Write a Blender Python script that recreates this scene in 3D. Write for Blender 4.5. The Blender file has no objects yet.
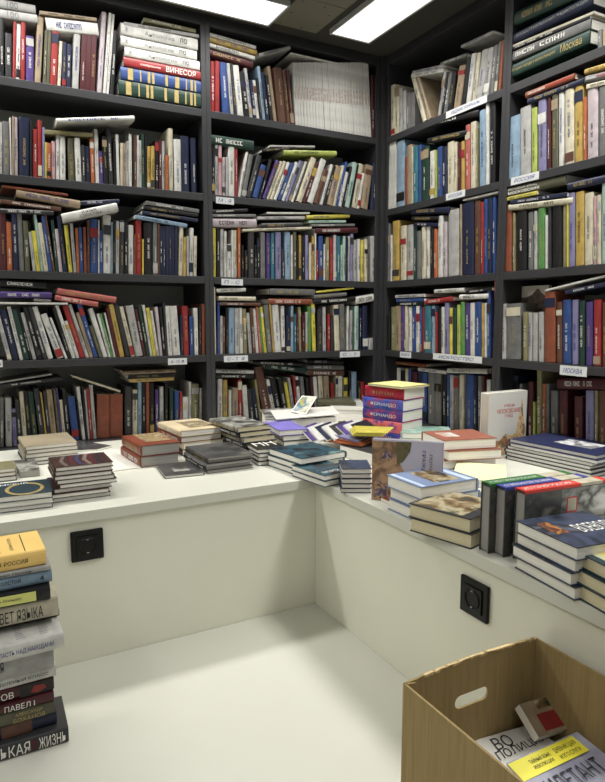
import bpy, bmesh, math, random
from mathutils import Vector, Matrix
random.seed(7)
SC = bpy.context.scene
COL = SC.collection
PI = math.pi

# ------------------------------------------------------------------ camera
F = 619.63; YAW = math.radians(28.385); PIT = math.radians(6.878); CZ = .935
cf = Vector((math.sin(YAW)*math.cos(PIT), math.cos(YAW)*math.cos(PIT), -math.sin(PIT)))
cr = Vector((math.cos(YAW), -math.sin(YAW), 0)); cu = cr.cross(cf)
CP = Vector((0, 0, CZ))
cam = bpy.data.cameras.new('camera'); co = bpy.data.objects.new('camera', cam); COL.objects.link(co)
cam.sensor_fit = 'VERTICAL'; cam.sensor_height = 24.0; cam.lens = F/782*24.0; cam.clip_start = .02
co.matrix_world = Matrix(((cr.x, cu.x, -cf.x, 0), (cr.y, cu.y, -cf.y, 0), (cr.z, cu.z, -cf.z, CZ), (0, 0, 0, 1)))
SC.camera = co
YA, XB = 2.602, 1.857                      # planes of the two bookcase fronts
def ray(x, y): return cf + cr*((x-302.5)/F) - cu*((y-391)/F)
def onA(x, y, off=0): d = ray(x, y); t = (YA+off)/d.y; return CP+d*t
def onB(x, y, off=0): d = ray(x, y); t = (XB+off)/d.x; return CP+d*t
def onZ(x, y, z): d = ray(x, y); t = (z-CZ)/d.z; return CP+d*t
def pix(p):
    v = p-CP; c = v.dot(cf)
    return 302.5+F*v.dot(cr)/c, 391-F*v.dot(cu)/c

# ------------------------------------------------------------------ materials
def s2l(c): return tuple((v/12.92 if v <= .04045 else ((v+.055)/1.055)**2.4) for v in c)
def rgb(r, g, b): return s2l((r/255, g/255, b/255))
PAL = {  # code: (rgb, word)
 'k': ((26,26,28),'black'), 'g': ((58,58,60),'charcoal'), 'G': ((120,120,118),'grey'), 'l': ((186,184,180),'light grey'),
 'w': ((226,224,216),'white'), 'c': ((222,210,176),'cream'), 'T': ((176,150,114),'tan'), 'K': ((150,142,92),'khaki'),
 'r': ((188,36,36),'red'), 'm': ((96,30,38),'maroon'), 'b': ((44,82,166),'blue'), 'n': ((30,40,78),'navy'),
 's': ((138,174,204),'pale blue'), 't': ((46,128,150),'teal'), 'e': ((84,160,70),'green'), 'd': ((30,68,56),'dark green'),
 'o': ((208,98,44),'orange'), 'y': ((232,214,50),'yellow'), 'u': ((206,164,62),'mustard'), 'p': ((226,170,178),'pink'),
 'v': ((140,136,188),'lavender'), 'q': ((88,60,150),'purple'), 'B': ((112,66,46),'brown'), 'O': ((96,94,66),'olive'),
 'S': ((214,96,88),'salmon'), 'A': ((168,206,190),'pale green'), 'L': ((186,204,70),'lime green'), 'R': ((164,74,42),'rust'),
 'P': ((204,186,192),'pinkish grey')}
MATS = {}
def newmat(name, rough=.5, spec=.4):
    m = bpy.data.materials.new(name); m.use_nodes = True
    b = m.node_tree.nodes['Principled BSDF']; b.inputs['Roughness'].default_value = rough
    b.inputs['Specular IOR Level'].default_value = spec
    return m, m.node_tree, b
def noisy(name, c, rough=.5, var=.12, scale=8, spec=.4, bump=0, stretch=(1,1,1)):
    if name in MATS: return MATS[name]
    m, nt, b = newmat(name, rough, spec)
    tc = nt.nodes.new('ShaderNodeTexCoord'); mp = nt.nodes.new('ShaderNodeMapping'); mp.inputs['Scale'].default_value = stretch
    n = nt.nodes.new('ShaderNodeTexNoise'); n.inputs['Scale'].default_value = scale; n.inputs['Detail'].default_value = 4
    r = nt.nodes.new('ShaderNodeValToRGB')
    r.color_ramp.elements[0].position = .3; r.color_ramp.elements[1].position = .7
    r.color_ramp.elements[0].color = tuple(v*(1-var) for v in c)+(1,); r.color_ramp.elements[1].color = tuple(min(1, v*(1+var)) for v in c)+(1,)
    nt.links.new(tc.outputs['Object'], mp.inputs['Vector']); nt.links.new(mp.outputs[0], n.inputs['Vector'])
    nt.links.new(n.outputs['Fac'], r.inputs['Fac']); nt.links.new(r.outputs[0], b.inputs['Base Color'])
    if bump:
        bp = nt.nodes.new('ShaderNodeBump'); bp.inputs['Strength'].default_value = bump; bp.inputs['Distance'].default_value = .002
        nt.links.new(n.outputs['Fac'], bp.inputs['Height']); nt.links.new(bp.outputs[0], b.inputs['Normal'])
    MATS[name] = m; return m
def mute(c, k=.74, d=.84):
    g_ = .3*c[0]+.59*c[1]+.11*c[2]
    return tuple(int((g_+(v-g_)*k)*d) for v in c)
def cm(code): return noisy('cover_'+PAL[code][1].replace(' ', '_'), rgb(*mute(PAL[code][0])), .42, .2, 30)
def pages(name, c, sc=(1,1,260)):
    return noisy(name, c, .85, .13, 3.0, .1, .3, sc)
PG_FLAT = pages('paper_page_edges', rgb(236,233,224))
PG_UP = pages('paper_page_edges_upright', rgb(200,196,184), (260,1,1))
PG_CREAM = pages('cream_page_edges', rgb(214,204,172))
PG_GREY = pages('grey_page_edges', rgb(150,148,144), (260,260,1))
PG_GREYF = pages('grey_page_edges_flat', rgb(158,156,150))
def picture(name, cols, scale=9, det=5, rough=.3):
    if name in MATS: return MATS[name]
    m, nt, b = newmat(name, rough, .5)
    tc = nt.nodes.new('ShaderNodeTexCoord'); n = nt.nodes.new('ShaderNodeTexNoise')
    n.inputs['Scale'].default_value = scale; n.inputs['Detail'].default_value = det; n.inputs['Distortion'].default_value = .6
    r = nt.nodes.new('ShaderNodeValToRGB'); e = r.color_ramp.elements
    k = len(cols)
    while len(e) < k: e.new(.5)
    for i, c in enumerate(cols): e[i].position = .32+.36*i/(k-1); e[i].color = rgb(*c)+(1,)
    nt.links.new(tc.outputs['Object'], n.inputs['Vector']); nt.links.new(n.outputs['Fac'], r.inputs['Fac'])
    nt.links.new(r.outputs[0], b.inputs['Base Color']); MATS[name] = m; return m
INK = noisy('ink_black', rgb(30,30,34), .6, .1); WHITE = noisy('print_white', rgb(232,230,224), .5, .05)
GOLD = noisy('print_gold', rgb(168,148,96), .4, .15, 60); REDP = noisy('print_red', rgb(190,40,40), .5, .1)
NAVYP = noisy('print_navy', rgb(40,48,120), .5, .1); BLUEPEN = noisy('pen_blue', rgb(50,62,140), .6, .1)
BOARD = noisy('bookcase_charcoal_laminate', rgb(44,44,47), .5, .10, 14, .5, 0)
WALLM = noisy('wall_grey_paint', rgb(178,178,170), .9, .05, 3, .2)
CEILM = noisy('ceiling_grey_plaster', rgb(66,65,60), .9, .07, 4, .1, .2)
FLOORM = noisy('floor_white_laminate', rgb(200,200,189), .38, .015, 2, .45)
COUNTM = noisy('counter_top_white_laminate', rgb(206,206,194), .32, .015, 3, .5)
PANELM = noisy('counter_panel_grey_laminate', rgb(224,223,207), .5, .03, 2.5, .4)
BLKPL = noisy('socket_black_plastic', rgb(16,16,16), .35, .08, 20, .25)
METAL = noisy('socket_metal', rgb(150,146,135), .3, .05)
CARD = noisy('corrugated_cardboard', rgb(152,132,92), .85, .10, 5, .15, .5, (30,30,1.5))
TORN = noisy('torn_cardboard_edge', rgb(206,182,136), .9, .2, 60, .1, .6)
STICK = noisy('label_paper', rgb(206,208,208), .7, .04)

# ------------------------------------------------------------------ mesh helpers
def mkmesh(name, V, Fs, mats, mi=None, flat=True):
    bm = bmesh.new(); vs = [bm.verts.new(v) for v in V]
    for i, f in enumerate(Fs):
        try:
            fc = bm.faces.new([vs[j] for j in f]); fc.material_index = mi[i] if mi else 0
        except ValueError: pass
    bmesh.ops.recalc_face_normals(bm, faces=bm.faces)
    me = bpy.data.meshes.new(name); bm.to_mesh(me); bm.free()
    for m in (mats if isinstance(mats, (list, tuple)) else [mats]): me.materials.append(m)
    return me
def obj(name, me, parent=None):
    o = bpy.data.objects.new(name, me); COL.objects.link(o)
    if parent: o.parent = parent
    return o
class G:
    def __init__(s): s.V = []; s.F = []; s.M = []
    def add(s, V, Fs, m=0):
        n = len(s.V); s.V += [tuple(v) for v in V]; s.F += [[n+i for i in f] for f in Fs]; s.M += [m]*len(Fs); return s
    def box(s, a, b, m=0):
        (x0, y0, z0), (x1, y1, z1) = a, b
        return s.add([(x0,y0,z0),(x1,y0,z0),(x1,y1,z0),(x0,y1,z0),(x0,y0,z1),(x1,y0,z1),(x1,y1,z1),(x0,y1,z1)],
                     [(0,3,2,1),(4,5,6,7),(0,1,5,4),(1,2,6,5),(2,3,7,6),(3,0,4,7)], m)
    def prism(s, prof, h0, h1, m=0, f=lambda x, y, z: (x, y, z)):
        n = len(prof)
        V = [f(x, y, h0) for x, y in prof]+[f(x, y, h1) for x, y in prof]
        return s.add(V, [tuple(range(n))[::-1], tuple(range(n, 2*n))]+[(i, (i+1) % n, n+(i+1) % n, n+i) for i in range(n)], m)
    def mesh(s, name, mats): return mkmesh(name, s.V, s.F, mats, s.M)
    def build(s, name, mats, parent=None, bevel=0):
        o = obj(name, s.mesh(name, mats), parent)
        if bevel:
            md = o.modifiers.new('bevel', 'BEVEL'); md.width = bevel; md.segments = 2; md.limit_method = 'ANGLE'
        return o
def empty(name, loc, rot=(0, 0, 0)):
    o = bpy.data.objects.new(name, None); COL.objects.link(o); o.location = loc; o.rotation_euler = rot
    o.empty_display_size = .05; return o
def tag(o, label, cat, group=None):
    o['label'] = label; o['category'] = cat
    if group: o['group'] = group
    return o
def struct(o, label=None):
    o['kind'] = 'structure'
    if label: o['label'] = label
    return o
TC = {}
def text_vf(s):
    """flat text outline filled: verts in unit-height box, faces"""
    if s in TC: return TC[s]
    cu_ = bpy.data.curves.new('t', 'FONT'); cu_.body = s; cu_.size = 1; cu_.resolution_u = 2; cu_.fill_mode = 'FRONT'
    o = bpy.data.objects.new('t', cu_); COL.objects.link(o)
    bpy.context.view_layer.update()
    dg = bpy.context.evaluated_depsgraph_get(); me = bpy.data.meshes.new_from_object(o.evaluated_get(dg))
    V = [tuple(v.co) for v in me.vertices]; Fs = [tuple(p.vertices) for p in me.polygons]
    bpy.data.objects.remove(o); bpy.data.curves.remove(cu_); bpy.data.meshes.remove(me)
    x0 = min(v[0] for v in V); x1 = max(v[0] for v in V); y0 = min(v[1] for v in V); y1 = max(v[1] for v in V)
    V = [((v[0]-x0)/(x1-x0), (v[1]-y0)/(y1-y0)) for v in V]
    TC[s] = (V, Fs, (x1-x0)/(y1-y0)); return TC[s]
def put_text(g, s, f, m=0, shear=0, mirror=False):
    """f maps unit (a,b) in text box to 3D"""
    V, Fs, _ = text_vf(s)
    g.add([f((1-a if mirror else a)+shear*(b-.5), b) for a, b in V], Fs, m)
RUNS = []
for k in range(14):                         # illegible letter runs: small strokes in a unit-long strip
    q = []; x = 0
    rr = random.Random(k*11+3)
    n = rr.randint(9, 20)
    for i in range(n):
        w = rr.uniform(.5, 1)
        if rr.random() < .16: x += .8; continue
        t = rr.random()
        if t < .35: q += [(x, 0, x+.22*w, 1), (x+.6*w, 0, x+.8*w, 1), (x, .42, x+.7*w, .58)]
        elif t < .7: q += [(x, 0, x+.24*w, 1), (x, .8, x+.8*w, 1), (x, 0, x+.8*w, .2)]
        else: q += [(x, 0, x+.2*w, 1), (x+.6*w, 0, x+.8*w, 1), (x, .84, x+.8*w, 1)]
        x += 1.05*w
    RUNS.append([(a/x, b, c/x, d) for a, b, c, d in q])

# ------------------------------------------------------------------ books
ORD = ['first','second','third','fourth','fifth','sixth','seventh','eighth','ninth','tenth','eleventh','twelfth','thirteenth','fourteenth',
 'fifteenth','sixteenth','seventeenth','eighteenth','nineteenth','twentieth']
ORD += ['twenty-'+w for w in ORD[:9]]+['thirtieth']+['thirty-'+w for w in ORD[:9]]+['fortieth']+['forty-'+w for w in ORD[:9]]+['fiftieth']+['fifty-'+w for w in ORD[:9]]
BOOKS = []   # specs
class Book:
    """size T thick, D deep (spine to fore edge), H tall; mapping f(T,D,H)->local; M world matrix"""
    def __init__(s, T, D, H, mode, M, color, label, cat='book', name='book', group=None, hero=False, paper=None, hard=True,
                 w=0, letter=None, texts=(), run=None, band=None, extra=(), score=0, lcol=None):
        s.__dict__.update(locals()); BOOKS.append(s)
    def f(s):
        T, D, H, w = s.T, s.D, s.H, s.w; m = s.mode
        if m == 'stand': return lambda t, d, h: (t, d, h)
        if m == 'front': return lambda t, d, h: (h, d, t)
        if m == 'left': return lambda t, d, h: (d, h, t)
        if m == 'right': return lambda t, d, h: (D-d, h, t)
        if m == 'back': return lambda t, d, h: (h, D-d, t)
        if m == 'spineup': return lambda t, d, h: (t, h, D-d)
    def parts(s):
        T, D, H, f = s.T, s.D, s.H, s.f()
        b = min(.0022, T*.10) if s.hard else min(.0008, T*.12)
        r = min(.005, .3*T) if s.hard else min(.0008, .1*T)
        prof = [(0, D), (0, r), (.08*T, r*.45), (.25*T, r*.1), (.5*T, 0), (.75*T, r*.1), (.92*T, r*.45), (T, r), (T, D), (T-b, D),
                (T-b, r+b), (b, r+b), (b, D)]
        g = G(); g.prism(prof, 0, H, 0, f)
        out = [('cover', g, [s.color if not isinstance(s.color, str) else cm(s.color)])]
        i = .0025 if s.hard else .0003
        e = .003 if s.hard else .0004
        p = G(); p.prism([(b*.9, r+b*1.02), (T-b*.9, r+b*1.02), (T-b*.9, D-e), (b*.9, D-e)], i, H-i, 0, f)
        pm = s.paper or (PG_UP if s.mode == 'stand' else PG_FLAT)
        out.append(('page_block', p, [pm]))
        code = s.color if isinstance(s.color, str) else 'k'
        lum = sum(PAL[code][0])
        lm = s.lcol or (random.choice([INK, NAVYP, INK]) if lum > 430 else random.choice([WHITE, WHITE, GOLD]))
        ey = -.0004
        if s.band is not None:                    # coloured block on the spine
            a0, a1, bc = s.band; q = G()
            q.prism([(.02*T, ey), (.98*T, ey), (.98*T, r*.6), (.02*T, r*.6)], H*a0, H*a1, 0, f)
            out.append(('spine_band', q, [cm(bc) if isinstance(bc, str) else bc]))
        if s.run is not None:
            q = G(); k, a0, a1, c0, c1 = s.run
            ey2 = -.0009
            for (x0, y0, x1, y1) in RUNS[k]:
                ha, hb = H*(a0+(a1-a0)*x0), H*(a0+(a1-a0)*x1)
                if s.mode == 'stand': ta, tb = T*(c1-(c1-c0)*y0), T*(c1-(c1-c0)*y1)
                else: ta, tb = T*(c0+(c1-c0)*y0), T*(c0+(c1-c0)*y1)
                q.add([f(ta, ey2, ha), f(tb, ey2, ha), f(tb, ey2, hb), f(ta, ey2, hb)], [(0, 1, 2, 3)])
            out.append(('spine_lettering', q, [lm]))
        for (txt, a0, a1, c0, c1, mt, *fl) in s.texts:
            q = G()
            if s.mode == 'stand':   # reads bottom to top
                put_text(q, txt, lambda a, b_: f(T*(c1-(c1-c0)*b_), -.0009, H*(a0+(a1-a0)*a)), 0)
            elif s.mode == 'spineup':
                put_text(q, txt, lambda a, b_: f(T*(c1-(c1-c0)*b_), -.0009, H*(a0+(a1-a0)*a)), 0)
            elif fl and fl[0] == 'inv':
                put_text(q, txt, lambda a, b_: f(T*(c1-(c1-c0)*b_), -.0009, H*(a1-(a1-a0)*a)), 0)
            elif s.mode == 'left':
                put_text(q, txt, lambda a, b_: f(T*(c0+(c1-c0)*b_), -.0009, H*(a1-(a1-a0)*a)), 0)
            else:
                put_text(q, txt, lambda a, b_: f(T*(c0+(c1-c0)*b_), -.0009, H*(a0+(a1-a0)*a)), 0)
            out.append(('spine_title', q, [mt]))
        for nm, g2, mts in s.extra: out.append((nm, g2, mts))
        return out

def rec_top(name, x0, y0, x1, y1, z, mat, th=.0004):
    g = G(); g.box((x0, y0, z), (x1, y1, z+th)); return (name, g, [mat])
def top_text(name, txt, x0, y0, x1, y1, z, mat, rot=0):
    g = G()
    if rot == 0: put_text(g, txt, lambda a, b: (x0+(x1-x0)*a, y0+(y1-y0)*b, z))
    elif rot == 180: put_text(g, txt, lambda a, b: (x1-(x1-x0)*a, y1-(y1-y0)*b, z))
    elif rot == 90: put_text(g, txt, lambda a, b: (x1-(x1-x0)*b, y0+(y1-y0)*a, z))
    else: put_text(g, txt, lambda a, b: (x0+(x1-x0)*b, y1-(y1-y0)*a, z))
    return (name, g, [mat])

LEV = [CZ+.865, CZ+.521, CZ+.171, CZ-.169, .4215]
KS = .795      # metric scale of the loose goods on the counters
TOPZ = CZ+1.244
LN = ['top shelf', 'second shelf', 'third shelf', 'fourth shelf', 'bottom shelf']
ONP = {'A': onA, 'B': onB}
def uz(w, x, y, off=0):
    p = ONP[w](x, y, off); return (p.x if w == 'A' else -p.y), p.z
def world(w, u, dep, z, tilt=0):
    if w == 'A': return Matrix.Translation((u, YA+dep, z)) @ Matrix.Rotation(tilt, 4, 'Y')
    return Matrix.Translation((XB+dep, -u, z)) @ Matrix.Rotation(-PI/2, 4, 'Z') @ Matrix.Rotation(tilt, 4, 'Y')
USED = set()
def uniq(cands):
    for c in cands:
        if c not in USED and len(c.split()) <= 16: USED.add(c); return c
    return cands[-1]
def row(w, lvl, bay, data, zoff=0, setnote={}):
    """upright books: x0 x1 ytop colour [lean px] [*n]"""
    z = LEV[lvl]+.001; items = []
    for tok in data.split(';'):
        t = tok.split()
        if not t: continue
        x0, x1, yt, c = float(t[0]), float(t[1]), float(t[2]), t[3]
        lean = 0; n = 1; fl = ''
        for e in t[4:]:
            if e[0] == '*': n = int(e[1:])
            elif e[0] == '!': fl = e[1:]
            else: lean = float(e)
        for k in range(n):
            a = x0+(x1-x0)*k/n; b = x0+(x1-x0)*(k+1)/n
            items.append([a, b, yt, c, lean, n > 1, fl, yt])
    off = .006 if lvl < 4 else .075
    res = []
    # pixel row of the shelf surface at x
    prev = None
    for (a, b, yt, c, lean, st, fl, _) in items:
        # find pixel y of the shelf at x by bisect: use plane point at z
        def ub(x):
            lo, hi = 0, 600
            for _ in range(30):
                mid = (lo+hi)/2
                if uz(w, x, mid, off)[1] > z: lo = mid
                else: hi = mid
            return uz(w, x, lo, off)[0]
        u0, u1 = ub(a), ub(b)
        xm = (a+b)/2+lean
        ut, zt = uz(w, xm, yt, off)
        T = max(.004, (u1-u0))
        du = ut-(u0+u1)/2; H = math.hypot(du, zt-z); ang = math.atan2(du, zt-z)
        T = T*math.cos(ang)-.0006
        res.append([u0, u1, T, H, ang, c, st, fl, a, b, yt])
    n = len(res)
    # keep neighbours from crossing
    for i in range(n):
        if i:
            p = res[i-1]; q = res[i]
            if abs(q[4]) < .012: q[4] = 0 if p[4] <= .012 else q[4]
            hh = min(p[3], q[3])
            # right edge of p at shelf
            pr = p[0]+p[2]/math.cos(p[4]) if p[4] <= 0 else p[1]
            if q[0] < pr+.0003: sh = pr+.0003-q[0]; q[0] += sh; q[1] += sh*.6; q[2] = max(.004, q[2]-sh*.4)
            gap = q[0]-pr
            lim = math.tan(p[4])-max(0, gap)/max(hh, .05)
            if math.tan(q[4]) < lim: q[4] = math.atan(lim)
        q = res[i]
        q[1] = q[0]+q[2]/math.cos(q[4])
    for i, (u0, u1, T, H, ang, c, st, fl, a, b, yt) in enumerate(res):
        wd = PAL[c][1]
        word = 'thick' if T > .034 else ('slim' if T < .013 else '')
        word2 = 'tall ' if H > .262 else ('short ' if H < .19 else '')
        lw = 'right-leaning ' if ang > .1 else ('left-leaning ' if ang < -.1 else '')
        base = (word2+lw+(word+' ' if word else '')+wd+' book').strip()
        pw = PAL[res[i-1][5]][1] if i else None; nw = PAL[res[i+1][5]][1] if i < n-1 else None
        place = f'{LN[lvl]}, {bay}'
        cands = []
        if pw and nw:
            if pw != nw: cands.append(f'{base} between a {pw} and a {nw} one, {place}')
            else: cands.append(f'{base} between two {pw} ones, {place}')
        cands.append(f'{base}, {ORD[i]} from left, {place}')
        cands.append(f'{base}, {ORD[i]} from left, {place}')
        if i == 0: cands.insert(0, f'{base} at the left end, {place}')
        if i == n-1: cands.insert(0, f'{base} at the right end, {place}')
        grp = f'upright books, {place}'; cat = 'book'; name = 'book'; hard = T > .011
        if fl in setnote:
            lab, cat, name, grp = setnote[fl]; hard = False
        else: lab = uniq(cands)
        # pivot on the lower corner of the lean side
        D = random.uniform(.145, .185)
        if H > .26: D = .2
        if w == 'B' and lvl == 3 and 500 < a < 544: D = .088
        if ang >= 0: M = world(w, u1, off+.0+random.uniform(0, .004), z, ang) @ Matrix.Translation((-T, 0, 0))
        else: M = world(w, u0, off+random.uniform(0, .004), z, ang)
        run = None; band = None; texts = ()
        r_ = random.random()
        if fl not in ('j', 'j2'):
            if T > .0075 and c != 'R' and random.random() < .85:
                cw = min(random.uniform(.2, .4), .0075/T)
                a0 = random.uniform(.12, .35); a1 = a0+random.uniform(.3, .5)
                run = (random.randrange(14), a0, min(.92, a1), .5-cw/2, .5+cw/2)
            if T > .012 and random.random() < .3 and not st:
                bc = random.choice('wkcrnulgTB'); 
                h0 = random.choice([.03, .78, .66, .08]); band = (h0, h0+random.uniform(.08, .2), bc)
        elif fl == 'j': run = (i % 14, .42, .62, .25, .75)
        px = (b-a)*(pix(M @ Vector((0, 0, 0)))[1]-yt)
        Book(T, D, H, 'stand', M, c, lab, cat, name, grp, run=run, band=band, hard=hard, score=px, lcol=(noisy('print_pale_red', rgb(176,140,130), .6, .1) if fl == 'j' else None))
def lie(w, bay, lvl, data, D=.17):
    """lying books: xl yl xr yr thickness_px colour [dNN depth offset mm] [t..]"""
    toks = [t.split() for t in data.split(';') if t.split()]
    for i, t in enumerate(toks):
        xl, yl, xr, yr, th = map(float, t[:5]); c = t[5]
        off = .004 if lvl < 4 else .07; dd = D; texts = (); nm = None
        for e in t[6:]:
            if e[0] == 'd': off = float(e[1:])/1000
            elif e[0] == 'D': dd = float(e[1:])/1000
            elif e[0] == '@': nm = e[1:].replace('_', ' ')
        u0, z0 = uz(w, xl, yl, off); u1, z1 = uz(w, xr, yr, off); zt = uz(w, xl, yl-th, off)[1]
        T = max(.003, zt-z0-.0005); H = math.hypot(u1-u0, z1-z0); tilt = math.atan2(z1-z0, u1-u0)
        if abs(tilt) < .035: tilt = 0; z0 = (z0+z1)/2
        M = world(w, u0, off, z0, -tilt)
        wd = PAL[c][1]; sz = 'slim' if T < .014 else ('thick' if T > .034 else '')
        tl = 'tilted' if abs(tilt) > .06 else 'flat'
        base = f'{sz} {wd} book lying {tl}'.strip()
        place = f'on the uprights, {LN[lvl]}, {bay}'
        cands = [f'{base} {place}', f'{base}, {ORD[i]} listed'][:1]
        xm = (xl+xr)/2
        cands.append(f'{base} {place}, {"left" if xm < 0 else ""}'.rstrip(', '))
        if nm: cands.insert(0, f'{nm}, {LN[lvl]}, {bay}')
        USEDL.append((cands[0], w, lvl, bay, base, (xl+xr)/2, (yl+yr)/2))
        run = (random.randrange(14), .15, random.uniform(.5, .85), .28, .72) if T > .009 else None
        TX = LTX.get((w, lvl, i), ())
        if TX: run = None
        b = Book(T, dd, H, 'front', M, c, None, 'book', 'book', f'books lying on top, {LN[lvl]}, {bay}', run=run, hard=T > .016, score=math.hypot(xr-xl, yr-yl)*th*1.6, texts=TX)
        b.lkey = len(USEDL)-1
        if (w, lvl, i) in LBAND: b.band = LBAND[(w, lvl, i)]
USEDL = []
LTX = {}; LBAND = {}
SET = {'j': ('thin cream-white journal in the long uniform row, top shelf, middle bay', 'journal', 'journal', 'uniform white journals, top shelf, middle bay'),
       's': ('navy volume of the matching lettered set, third shelf, left bay', 'book', 'book', 'matching navy volumes, third shelf, left bay'),
       'x': ('maroon volume of the matching trio, top shelf, left bay', 'book', 'book', 'matching maroon volumes, top shelf, left bay'),
       'j2': ('thin white magazine in the run at the left end, second shelf, third bay', 'magazine', 'magazine', 'white magazines, second shelf, third bay')}
L, Mi, C3, C4 = 'left bay', 'middle bay', 'third bay', 'rightmost bay'
row('A', 0, L, '0 4 17 k;5 12 33 g;12.5 16 21 r 1;16 20 24 w 1;20 25 22 r 1;26 34 36 q;34.5 41 17 T 3;43 46 30 O 2;46 50 30 O 2;50 57 31 r 2;57.5 61 41 c 2;62 66 42 n 1;66 71 44 n 1;72 79 34 l 2;80 95 34 m 2 *3 !x;97 102 12 P 5;103 106 13 w 6;106.5 109 14 w 6;110 114 30 k 2', setnote=SET)
lie('A', L, 0, '40 14 97 21 3.5 T;47 30 99 35.5 13 w D200;0 7.5 36 13.5 9 l;0 17.5 38 23 9 l')
lie('A', L, 0, '119 94.5 204 107.5 15 d D220;121 80 204 92.5 13 b D220;124 67 203 79 9.5 r D210;125 57 200 69.5 10 w D210;121 46 197 59 10 w D210;121 34.5 198 49.5 12 w D210;124 25 199 37.5 3.5 l;144 22 196 32 4 K')
row('A', 1, L, '0 2.5 122 l;3 10 121 G -1;10.5 12 117 w -1;12.2 14 116 T;14.2 18 117 P -1;19 30 117 n;30.3 32.5 121 k;33 38 129 r;38.2 42.3 120 r -1;42.6 45 127 v;45.2 47 142 y;47 51.5 143 o;51.7 55.5 141 p;56 60 135 w;60.2 66 136 w -2;69 75 138 O -1.5;76 82 138 w -2;82.2 86 145 g -1;86.5 91 146 n -1.5;91.5 95.5 138 o -2;96 100 129 w -2;100.3 104 151 q -1;104.2 109 136 k -3;109.3 114 127 g -3;114.3 117 141 k -1;117.2 120 134 w -3;120.5 123 143 c;123.2 126 143 T;126.2 129 141 l;129.2 132 134 w -2;132.2 134 135 k;134.2 137 135 B -1;137.2 139 135 w;139.2 142 140 l -1;142.2 145 134 d -1;145.2 147 134 k;147.5 151 146 u;151.2 155 146 u;155.3 159 140 k;159.2 162 140 m;162.2 165 141 l;165.5 169 155 o;169.3 174 128 c -2;175 182 139 w -1;182.3 190 136 n -1;192 197 138 n -1')
lie('A', L, 1, '57 123 135 120 5 w D230 d-15;45 134 93 137 4.5 K')
row('A', 2, L, '0 7 213 m -1;7.3 13 222 o -1.5;13.5 19 209 n -3;19.5 25 212 G -4;25.5 30.5 221 O -2;33 36 232 l -5;36 41 231 y -5;41.2 44 212 A -10;44.3 49 223 c -7;49.3 52.5 216 b -8;53 55.5 215 B -10;56 59 220 d -5;59.3 63 229 P -5;63.5 68 216 n -8;69 73 225 y -5;74 77 223 l -4;77.3 80 228 o -2;80.3 84 227 b -2;84.3 87 227 R -1;87.3 90 220 B;90.3 98.3 219 b;98.4 99.7 220 w;99.8 103 230 b;103.3 111 215 w;111.3 113 222 s;113.3 115.5 220 k;116 119.5 221 l;120 124.3 220 g;124.6 128 222 k;128.5 134 225 w;134.3 136 234 R;136.2 142 220 r;142.5 144 239 y;144.2 153 223 k;153.2 158 222 G;158.2 159.8 224 B;160 178 226 n *6 !s;178.5 183 227 c 1;183.3 186.5 237 u;187 189 236 l;189.2 193.3 228 w 1;193.6 197 236 c .5', setnote=SET)
lie('A', L, 2, '64 222.5 119 211 9 w D120 d-20;0 213 54 215 5 g;0 203 61 211 4 B;16 196.5 80 208 8 T;2 187 68 196 2.5 R;82 205 120 203 4.5 n;135 218.5 187 227.5 4 s D210;142 214 198 222 3.5 n D210;143 209 198 217 3.5 k D210;146 204.5 199 213 4 G D210')
row('A', 3, L, '8 12.5 312 l -13;13 19.5 310 n -13;20 24 307 w -13;24.5 30 310 d -14;30.3 33 312 k -14;33.2 37.3 314 l -17;38 43 308 k -18;43.3 48 308 g -18;48.3 54 308 w -19;58 65 315 w -18;65.5 68 318 w -16;68.5 72 308 k -16;72.2 76 306 w -18;76.2 80.3 322 w -14;80.7 86 307 r -20;86.2 90 305 l -18;90.2 94 313 T -14;94.2 99 304 b -17;99.4 103 326 O -10;103.5 108.5 309 w -15;109 111.5 314 w -12;111.6 114 314 e -12;114.2 116 313 w -10;116.2 119.5 308 m -10;120 125 305 u -12;126 131 305 g -12;131.5 135.5 307 c -12;136 143.5 306 l -10;143.8 147 309 m -9;147.2 150 307 d -9;150.5 153 305 w -8;153.2 156.5 308 y -7;156.8 160 311 w -7;160.2 163 307 P -5;163.4 166 307 k -4;166.2 168 303 g -3;168.3 172.8 306 w -4;173.2 181 306 w -4;181.5 184 315 n -1;184.3 189.5 306 r -2;190.3 194 316 b -1;194.8 199 308 w -1;199.3 201.5 306 k;202 206 304 R')
lie('A', L, 3, '0 286 46 289 7 k;0 297 52 299 6.5 q;34 301.5 51 302.5 3 G D120;0 303.5 68 305.5 2.2 w;55 300 98 307 5.5 S;57 294 116 303 6.5 S')
row('A', 4, L, '0 4 398 G;6 12.5 398 l -1;13.5 17.5 409 v -3;18 23 401 g -5;23.6 28 392 c -8;28.3 33 392 k -8;33.4 38.7 392 d -7;40.5 46 389 g -7;46.2 48 393 u -6;48.3 51.5 392 g -5;52 58 390 T -6;58.5 61 390 O -5;61.2 63 389 q -5;63.3 66.5 400 c -4;67 71.5 390 k -5;72.5 80 397 b -5;80.5 82 400 k -4;82.4 86 387 w -6;86.2 88 388 k -4;88.2 90 390 l -4;90.2 93 389 r -4;93.3 97 385 l -4;97.4 110 395 R;110.3 123 394.5 R;125 132 387 g;133 138 390 c;138.2 142 382 s;142.2 146 382 k;146.2 150 382 R;150.3 154.5 383 k;155.5 159 390 q;160 164 387 l;165.3 168.5 384 k;170 174 388 d;175 179.7 391 b;180 182.5 392 r;183 189 397 w;189.3 191.5 382 w;192 199.5 384 K;200 202 388 w;202.2 204.5 383 s')
lie('A', L, 4, '0 388 62 380 3.5 g;0 383.5 52 375 2 l;72 377 120 392.5 2.2 c;130 382 174 381 3.5 u D210;128 378 176 377 3.5 k D210;123 374.5 176 373 4 T D210')
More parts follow.
